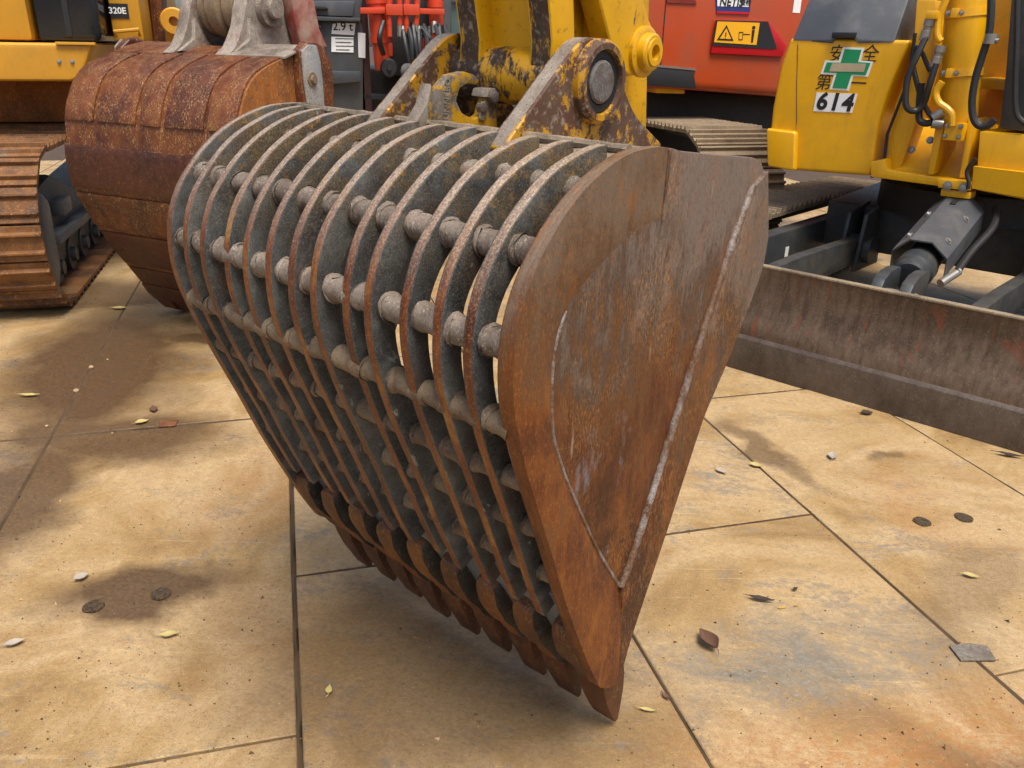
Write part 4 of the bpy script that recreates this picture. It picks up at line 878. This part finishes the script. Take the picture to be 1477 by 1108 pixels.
nm = MB().prism(nbx, 1.197, 1.2015).build('number_sticker', M_white, pan)
nc = (sum(p[0] for p in nbx) / 4, sum(p[1] for p in nbx) / 4)
lettering('614', .128, nm, MX(nc[0], 1.1955, nc[1]), M_ink, shear=.12, bold=.0042, space=1.16)
for ch, px in (('安', [(-0.186, 1.483)]), ('全', [(-0.004, 1.486)]), ('第', [(-0.238, 1.332)]), ('一', [(-0.042, 1.333)])):
    lettering(ch, .095, pan, MX(px[0][0], 1.1985, px[0][1] - .0), M_ink, shear=.1)
# gap seal and boom bracket
MB().tube([(a, 1.21, b) for a, b in [(0.209, 1.595), (0.221, 1.375), (0.193, 1.226), (0.165, 1.084), (0.175, 0.955), (0.122, 0.847)]], .009, 6).build('rubber_seal', M_hose, mx)
MB().prism([(0.182, 0.881), (0.256, 0.889), (0.290, 1.142), (0.304, 1.456), (0.269, 1.753), (0.173, 1.754), (0.212, 1.457), (0.166, 1.234)], 1.24, 1.40).build('bracket_wall', M_yel2, mx, bevel=.008)
fl = MB().loft([pts(1.22, [(0.236, 0.896), (0.730, 0.880)]), pts(1.62, [(0.166, 1.152), (0.599, 1.146)]), pts(1.64, [(0.171, 1.130), (0.604, 1.124)]), pts(1.24, [(0.240, 0.874), (0.734, 0.860)])], closed=False, caps=False).build('bracket_floor', M_yel2, mx)
MB().prism([(0.175, 1.082), (0.770, 1.112), (0.589, 1.885), (0.010, 1.907)], 1.66, 1.9).build('frame_wall', flat('boom_ochre', '#b87d0a', .45, dirt='#8a5a10'), mx)
(a, b), (c, d_) = [(0.421, 0.918), (0.383, 1.203)]
for px in ([(0.436, 0.904), (0.464, 0.907), (0.467, 1.187), (0.456, 1.207), (0.422, 1.205), (0.426, 1.088)], [(0.591, 0.904), (0.617, 0.907), (0.615, 1.171), (0.603, 1.197), (0.571, 1.195), (0.582, 1.084)]):
    pr = MB().prism(px, 1.14, 1.42).build('bracket_rib', M_yel2, mx, bevel=.006)
MB().prism([(0.125, 0.938), (0.196, 0.961), (0.219, 0.904), (0.498, 0.895), (0.652, 0.891), (0.659, 0.857), (0.507, 0.852), (0.144, 0.858)], 1.14, 1.3).build('bottom_flange', M_yel2, mx, bevel=.005)
blk = MB().prism([(0.506, 0.898), (0.667, 0.899), (0.670, 0.854), (0.516, 0.852)], 1.08, 1.2).build('pivot_block', M_yel2, mx, bevel=.006)
MB().prism([(0.528, 0.845), (0.673, 0.845), (0.674, 0.810), (0.532, 0.809)], 1.10, 1.2).build('pivot_block', M_yel2, mx, bevel=.006)
for px in ([(0.563, 0.867)], [(0.640, 0.866)]): bolt(blk, (px[0][0], 1.078, px[0][1]), .016)
for px in ([(0.285, 1.007)], [(0.371, 1.065)]): bolt(mx, (px[0][0], 1.28, px[0][1]), .014, (0, -1, .4))
# boom cylinder
(a, b), (c, d_) = [(0.506, 1.187), (0.423, 1.841)]
base, tip_ = Vector((a, 1.2, b)), Vector((c, 1.2, d_)); L = (tip_ - base).length
bc = MB().lathe(base, tip_ - base, [(-.05, .04), (-.04, .075), (.0, .088), (.01, .092), (L, .097), (L, .01)], 36).build('boom_cylinder', M_yel2, mx)
for t in (.34, .76):
    q = base.lerp(tip_, t)
    MB().lathe(q, tip_ - base, [(-.018, .09), (-.018, .102), (.018, .102), (.018, .09)], 36).build('cylinder_strap', M_yel2, bc)
    MB().box(q.x - .035, q.x - .005, q.y - .135, q.y - .095, q.z - .022, q.z + .022).build('strap_lug', M_yel2, bc, bevel=.003)
    bolt(bc, (q.x - .055, q.y - .11, q.z), .009); bolt(bc, (q.x + .01, q.y - .12, q.z), .009)
(a, b), = [(0.532, 1.141)]
pb = MB().box(a - .04, a + .045, 1.07, 1.2, b - .05, b + .035).build('port_block', M_yel2, bc, bevel=.004)
for dx in (-.03, .035):
    for dz in (-.03, .02): bolt(pb, (a + dx, 1.069, b + dz), .008)
def ktube(name, xz, y, r, mat, par=mx, ys=None):
    n = len(xz); P = [(p[0], y if ys is None else ys[i], p[1]) for i, p in enumerate(xz)]
    return MB().tube([tuple(v) for v in catmull(P, 5)], r, 10).build(name, mat, par)
ktube('oil_pipe', [(0.374, 1.805), (0.368, 1.743), (0.353, 1.659), (0.362, 1.587), (0.385, 1.555)], 1.08, .017, M_yel2)
ktube('oil_pipe', [(0.437, 1.369), (0.417, 1.318), (0.441, 1.270), (0.487, 1.242), (0.516, 1.214), (0.530, 1.162)], 1.06, .018, M_yel2)
(a, b), (c, d_) = [(0.301, 1.656), (0.356, 1.694)]
MB().box(a, c, 1.04, 1.11, b, d_).build('pipe_block', M_yel2, mx, bevel=.006)
for px in ([(0.318, 1.656), (0.309, 1.586)], [(0.395, 1.536), (0.383, 1.452)]):
    (a, b), (c, d_) = px
    MB().lathe((a, 1.07, b), (c - a, 0, d_ - b), [(0, .012), (0, .026), (.03, .026), (.032, .021), (.05, .021), (.052, .024), (.1, .024), (.1, .015)], 14).build('hose_fitting', M_zinc, mx)
ktube('hose', [(0.315, 1.586), (0.300, 1.482), (0.281, 1.389), (0.287, 1.289), (0.305, 1.235), (0.338, 1.224), (0.366, 1.259), (0.382, 1.343), (0.390, 1.452)], 1.05, .0165, M_hose, ys=[1.07, 1.03, 1.02, 1.02, 1.03, 1.06, 1.07, 1.05, 1.06])
ktube('hose', [(0.256, 1.514), (0.261, 1.455), (0.288, 1.389), (0.336, 1.290), (0.383, 1.224), (0.414, 1.192)], 1.1, .013, M_hose)
ktube('hose', [(0.258, 1.488), (0.260, 1.528), (0.292, 1.502), (0.332, 1.440), (0.351, 1.414)], 1.12, .011, M_hose)
ktube('hose', [(0.325, 1.357), (0.336, 1.256), (0.351, 1.181), (0.386, 1.163), (0.418, 1.172)], 1.1, .018, M_hose)
for px in ([(0.411, 1.192), (0.452, 1.222)], [(0.416, 1.165), (0.464, 1.162)]):
    (a, b), (c, d_) = px; MB().cyl((a, 1.1, b), (c, 1.12, d_), .024, n=12).build('hose_fitting', M_zinc, mx)
ktube('hose', [(0.572, 1.798), (0.596, 1.678), (0.607, 1.588), (0.600, 1.495), (0.592, 1.394), (0.599, 1.288), (0.623, 1.208), (0.660, 1.172), (0.698, 1.181), (0.720, 1.208)], 1.04, .0175, M_hose)
(a, b), = [(0.620, 1.566)]
cl = MB().lathe((a, 1.04, b - .02), (0, 0, 1), [(0, .018), (0, .03), (.045, .03), (.045, .018)], 16).build('hose_clamp', M_zinc, mx)
MB().cyl((1.0 * a - .005, 1.03, b), (a + .04, 1.03, b - .005), .009, n=8).build('clamp_bolt', M_zinc, cl)
# right hand body
rb = [(0.642, 1.143), (0.861, 1.141), (1.302, 1.147), (1.380, 0.849), (0.932, 0.838), (0.685, 0.858)]
MB().prism(rb, 1.12, 2.4).build('right_cover', M_yel2, mx, bevel=.012)
ch = [(0.662, 0.976), (0.900, 0.972), (1.350, 0.963), (1.380, 0.849), (0.932, 0.838), (0.685, 0.858)]
MB().loft([pts(1.119, ch[:3]) , pts(1.085, [(0.661, 0.975), (0.899, 0.971), (1.349, 0.963)]), pts(1.10, [(0.674, 0.865), (0.925, 0.849), (1.373, 0.864)]), pts(1.119, ch[::-1][:3])[::-1]], closed=False, caps=False).build('cover_fold', M_yel2, mx)
MB().prism([(0.512, 1.387), (0.661, 1.379), (0.662, 1.332), (0.521, 1.332)], 1.38, 1.66).build('yellow_ledge', M_yel2, mx, bevel=.006)
MB().prism([(0.716, 1.159), (0.684, 1.435), (0.627, 1.800), (0.922, 1.791), (1.144, 1.731), (1.296, 1.147), (0.849, 1.150)], 1.16, 1.5).build('cab_corner', M_frame, mx, bevel=.015)
ktube('cab_rail', [(0.661, 1.797), (0.714, 1.558), (0.750, 1.375), (0.782, 1.250), (0.816, 1.205), (0.856, 1.185)], 1.12, .014, M_black)
ktube('hose', [(0.667, 1.016), (0.649, 0.980), (0.641, 0.944), (0.661, 0.898), (0.665, 0.864)], 1.07, .010, M_hose)

# ---------------------------------------------------------------- small things on the plates
M_leaf1 = flat('dry_yellow_leaf', '#b9a768', .7, var=.2); M_leaf2 = flat('dry_brown_leaf', '#6b4a38', .8, var=.25); M_leaf3 = flat('pale_dead_leaf', '#a89c8c', .8, var=.15); M_leaf4 = flat('dark_twig', '#3a2a1e', .9)
M_stone = flat('small_stone', '#a98f6e', .9, bump=.5)
def leaf(x, y, L, wd, ang, mat, label, curl=.3, name='leaf', cat='leaf', seed=0):
    random.seed(seed); m = MB(); secs = []
    for i in range(9):
        t = i / 8; w = wd * math.sin(math.pi * min(.985, max(.03, t ** .85))) ; s = (t - .5) * L
        z = .004 + curl * L * (.5 - t) ** 2 + .002 * random.random()
        secs.append([(s, -w, z + curl * w * 1.2), (s, -w * .5, z + curl * w * .35), (s, 0, z), (s, w * .5, z + curl * w * .3 + .0015), (s, w, z + curl * w * 1.3)])
    n = 5; up = [[(a, b, c + .0012) for a, b, c in s] for s in secs]
    m.loft([a + b[::-1] for a, b in zip(secs, up)])
    m.tube([(-L * .5, 0, .004 + curl * L * .25), (-L * .62, .002, .005 + curl * L * .3), (-L * .72, .006, .004 + curl * L * .2)], [.0012, .001, .0008], 5)
    o = m.build(name, mat, smooth=60, jitter=.0015, jscale=40); o.location = (x, y, .001); o.rotation_euler = (0, 0, R(ang))
    return tag(o, label, cat, 'dead leaves scattered on the plates')
LV = [(-.916, 1.762, .05, .011, 15, M_leaf1, 'pale yellow leaf lying below the dark oily stain'),
      (-1.311, 1.717, .05, .012, 30, M_leaf3, 'grey curled leaf near the left edge of the photo'),
      (-.441, 1.57, .034, .008, 95, M_leaf1, 'small cream leaf on the shaded plate left of the bucket teeth'),
      (.349, 1.525, .045, .005, -12, M_leaf1, 'slim straw coloured leaf beside the seam right of the nearest tooth'),
      (.40, 1.57, .03, .006, -60, M_leaf2, 'small brown leaf standing on the seam right of the nearest tooth'),
      (-1.554, 3.076, .055, .016, 40, M_leaf1, 'crumpled cream leaf by the rusty tab on the left cross seam'),
      (-1.557, 3.202, .06, .017, -60, M_leaf2, 'olive brown curled leaf above the left cross seam'),
      (-2.169, 3.33, .09, .012, 5, M_leaf1, 'pale sliver of leaf on the big wet stain at left'),
      (-1.277, 2.008, .045, .016, 50, M_leaf3, 'torn grey leaf just above the dark oily stain'),
      (.748, 1.967, .075, .010, -15, M_leaf4, 'long dark curled leaf between the bucket and the right seam'),
      (.809, 2.747, .05, .014, -50, M_leaf3, 'whitish leaf near the mouth edge of the skeleton bucket'),
      (.955, 2.80, .05, .015, -30, M_leaf1, 'pale leaf resting on the long seam below the dozer blade'),
      (1.286, 2.892, .07, .018, 70, M_leaf3, 'twisted beige leaf in the middle of the plate before the blade'),
      (1.436, 2.104, .05, .010, -20, M_leaf1, 'pale leaf right of the long seam at the right side'),
      (1.593, 3.316, .06, .02, 10, M_leaf4, 'dark rolled leaf at the foot of the dozer blade'),
      (-2.35, 4.62, .09, .02, 5, M_leaf1, 'white scrap of leaf beside the track of the left excavator'),
      (.865, 2.02, .02, .006, 30, M_leaf4, 'tiny dark leaf scrap near the yellow paint marks'),
      (2.02, 2.93, .1, .012, -20, M_leaf4, 'dark twig like leaf on the far right plate by the blade')]
for i, (x, y, L, w, a, m_, lb) in enumerate(LV): leaf(x, y, L, w, a, m_, lb, seed=i)
# big crumpled leaf
o = leaf(.547, 1.772, .085, .024, 110, M_leaf2, 'large crumpled reddish brown leaf right of the bucket tip', curl=.75, seed=77)
# stones in the seam
for i, (x, y, r, lb) in enumerate(((-1.992, 3.394, .013, 'small stone stuck in the left long seam near the wet stain'), (-2.063, 3.684, .012, 'pale pebble higher up in the left long seam'), (-1.93, 3.03, .007, 'tiny pebble at the crossing of the left seams'))):
    bm = bmesh.new(); bmesh.ops.create_icosphere(bm, subdivisions=2, radius=r)
    for v in bm.verts: v.co = v.co * (1 + .35 * mnoise.noise(v.co * 60 + Vector((i * 9, 0, 0)))); v.co.z *= .7
    me = bpy.data.meshes.new('pebble'); bm.to_mesh(me); bm.free(); me.materials.append(M_stone)
    o = bpy.data.objects.new('pebble', me); col.objects.link(o); o.location = (x, y, r * .45); tag(o, lb, 'stone', 'pebbles in the seam')
# small bright flat piece under the teeth
o = MB().prism([(-.025, -.006), (.02, -.01), (.026, .004), (-.01, .009)], 0, .003, 'xy').build('bright_piece', flat('bright_metal', '#d8d4cc', .25, .7)); o.location = (.10, 1.70, .001)
tag(o, 'small bright flat piece on the ground under the front teeth', 'scrap')
# parts of the ground: lifting holes packed with mud, welded joining tabs, seam dirt
def ring_hole(x, y, r):
    m = MB(); P = [(r * (1 + .12 * mnoise.noise(Vector((math.cos(a) * 2, math.sin(a) * 2, x * 7)))) * math.cos(a), r * (1 + .12 * mnoise.noise(Vector((math.cos(a) * 2, math.sin(a) * 2, x * 7)))) * math.sin(a)) for a in [2 * math.pi * i / 20 for i in range(20)]]
    m.prism(P, -.004, .0035, 'xy'); o = m.build('lifting_hole', M_mud, ground, bevel=.0025, seg=1, jitter=.002, jscale=60); o.location = (x, y, .001)
for x, y, r in ((1.431, 2.422, .03), (1.592, 2.454, .031), (-1.181, 1.881, .029), (-1.014, 1.943, .029)): ring_hole(x, y, r)
M_tab = rusty('welded_tab', ['#43372c', '#665c50', '#78726a', '#6a4c2c'], streak=(1, 1, 1), scale=12, fleck='#b8b0a0')
o = MB().prism([(-.05, -.028), (.045, -.035), (.055, .02), (.01, .034), (-.048, .03)], 0, .006, 'xy').build('joining_tab', M_tab, ground, bevel=.002); o.location = (1.262, 1.757, .001); o.rotation_euler = (.01, -.02, R(5))
o = MB().box(-.035, .035, -.03, .03, 0, .005).build('joining_tab', rusty('rusty_tab', ['#4a2c1a', '#6b3d1e', '#5a4636'], scale=14), ground, bevel=.002); o.location = (-1.443, 3.074, .001); o.rotation_euler = (0, 0, R(12))
# trowelled dirt lying in the seams
M_seam = flat('seam_dirt', '#4e3c27', .95, bump=.6, space='world')
def seam(u0, v0, u1, v1, w, n=60, seed=0, z=-.004):
    m = MB(); A = []; 
    for i in range(n + 1):
        t = i / n; c = e2 * (u0 + (u1 - u0) * t) + e1 * (v0 + (v1 - v0) * t); q = (e2 if abs(u1 - u0) < abs(v1 - v0) else e1)
        j = mnoise.noise(Vector((t * 14, seed * 5.3, 0))) * .005 + mnoise.noise(Vector((t * 55, seed * 2.3, 5))) * .003; ww = w * (.7 + 1.1 * abs(mnoise.noise(Vector((t * 22, seed * 3.1, 7)))))
        a, b = c + q * (j - ww), c + q * (j + ww); h = .0015 + .003 * abs(mnoise.noise(Vector((t * 30, seed, 3))))
        A.append([(a.x, a.y, -.006), (c.x, c.y, h), (b.x, b.y, -.006), (c.x, c.y, -.012)])
    m.loft(A); return m.build('seam_dirt', M_seam, ground, smooth=80)
for i, (u, a, b, w) in enumerate(((-1.02, 1.2, 9, .011), (-.086, .9, 6, .008), (.813, .8, 6, .009), (1.677, .8, 6, .009), (2.524, 1.2, 6, .010), (-1.94, 2, 9, .009))): seam(u, a, u, b, w, 160, i)
for i, (u0, u1, v, w) in enumerate(((-1.94, -.086, 3.33, .009), (-.086, .813, 2.14, .005), (.813, 1.677, 2.092, .006), (1.677, 2.524, 3.095, .008))): seam(u0, v, u1, v, w, 60, 20 + i)

# yellow paint specks and a faint chalk line on the plates
M_pm = flat('yellow_paint_mark', '#b3913a', .8, var=.2)
for x, y, a, b in ((.80, 1.935, .014, .004), (.845, 1.946, .007, .003)):
    P = [(a * (1 + .3 * mnoise.noise(Vector((i, x * 50, 0)))) * math.cos(i * .7), b * (1 + .3 * mnoise.noise(Vector((i, y * 50, 3)))) * math.sin(i * .7)) for i in range(9)]
    o = MB().prism(P, 0, .0008, 'xy').build('paint_mark', M_pm, ground); o.location = (x, y, .0025); o.rotation_euler = (0, 0, R(14))
# loose grit, fallen bits of bark and rust flakes
random.seed(99); m = MB()
for i in range(2600):
    y = 1.1 + 4.2 * random.random() ** 1.6; x = (random.random() - .5) * (1.2 + 1.25 * y) ; r = random.uniform(.0012, .0032) * (1 if random.random() < .93 else 2.1)
    a = random.random() * 6.3; q = random.uniform(.5, 1.8)
    P = [(x + r * q * math.cos(a + t), y + r * math.sin(a + t) * 1.1) for t in (0, 2.1, 4.0)]
    m.add([(P[0][0], P[0][1], -.001), (P[1][0], P[1][1], -.001), (P[2][0], P[2][1], -.001), (x, y, r * random.uniform(.5, 1.1))], [(0, 2, 1), (0, 1, 3), (1, 2, 3), (2, 0, 3)], random.choice((0, 0, 1, 2)))
gr = m.build('grit', [flat('brown_grit', '#5a452c', .95), flat('dark_grit', '#2e241a', .95), flat('pale_grit', '#b39a70', .95)], smooth=0)
tag(gr, 'loose dark grit and crumbs scattered over the steel plates', 'grit', kind='stuff')
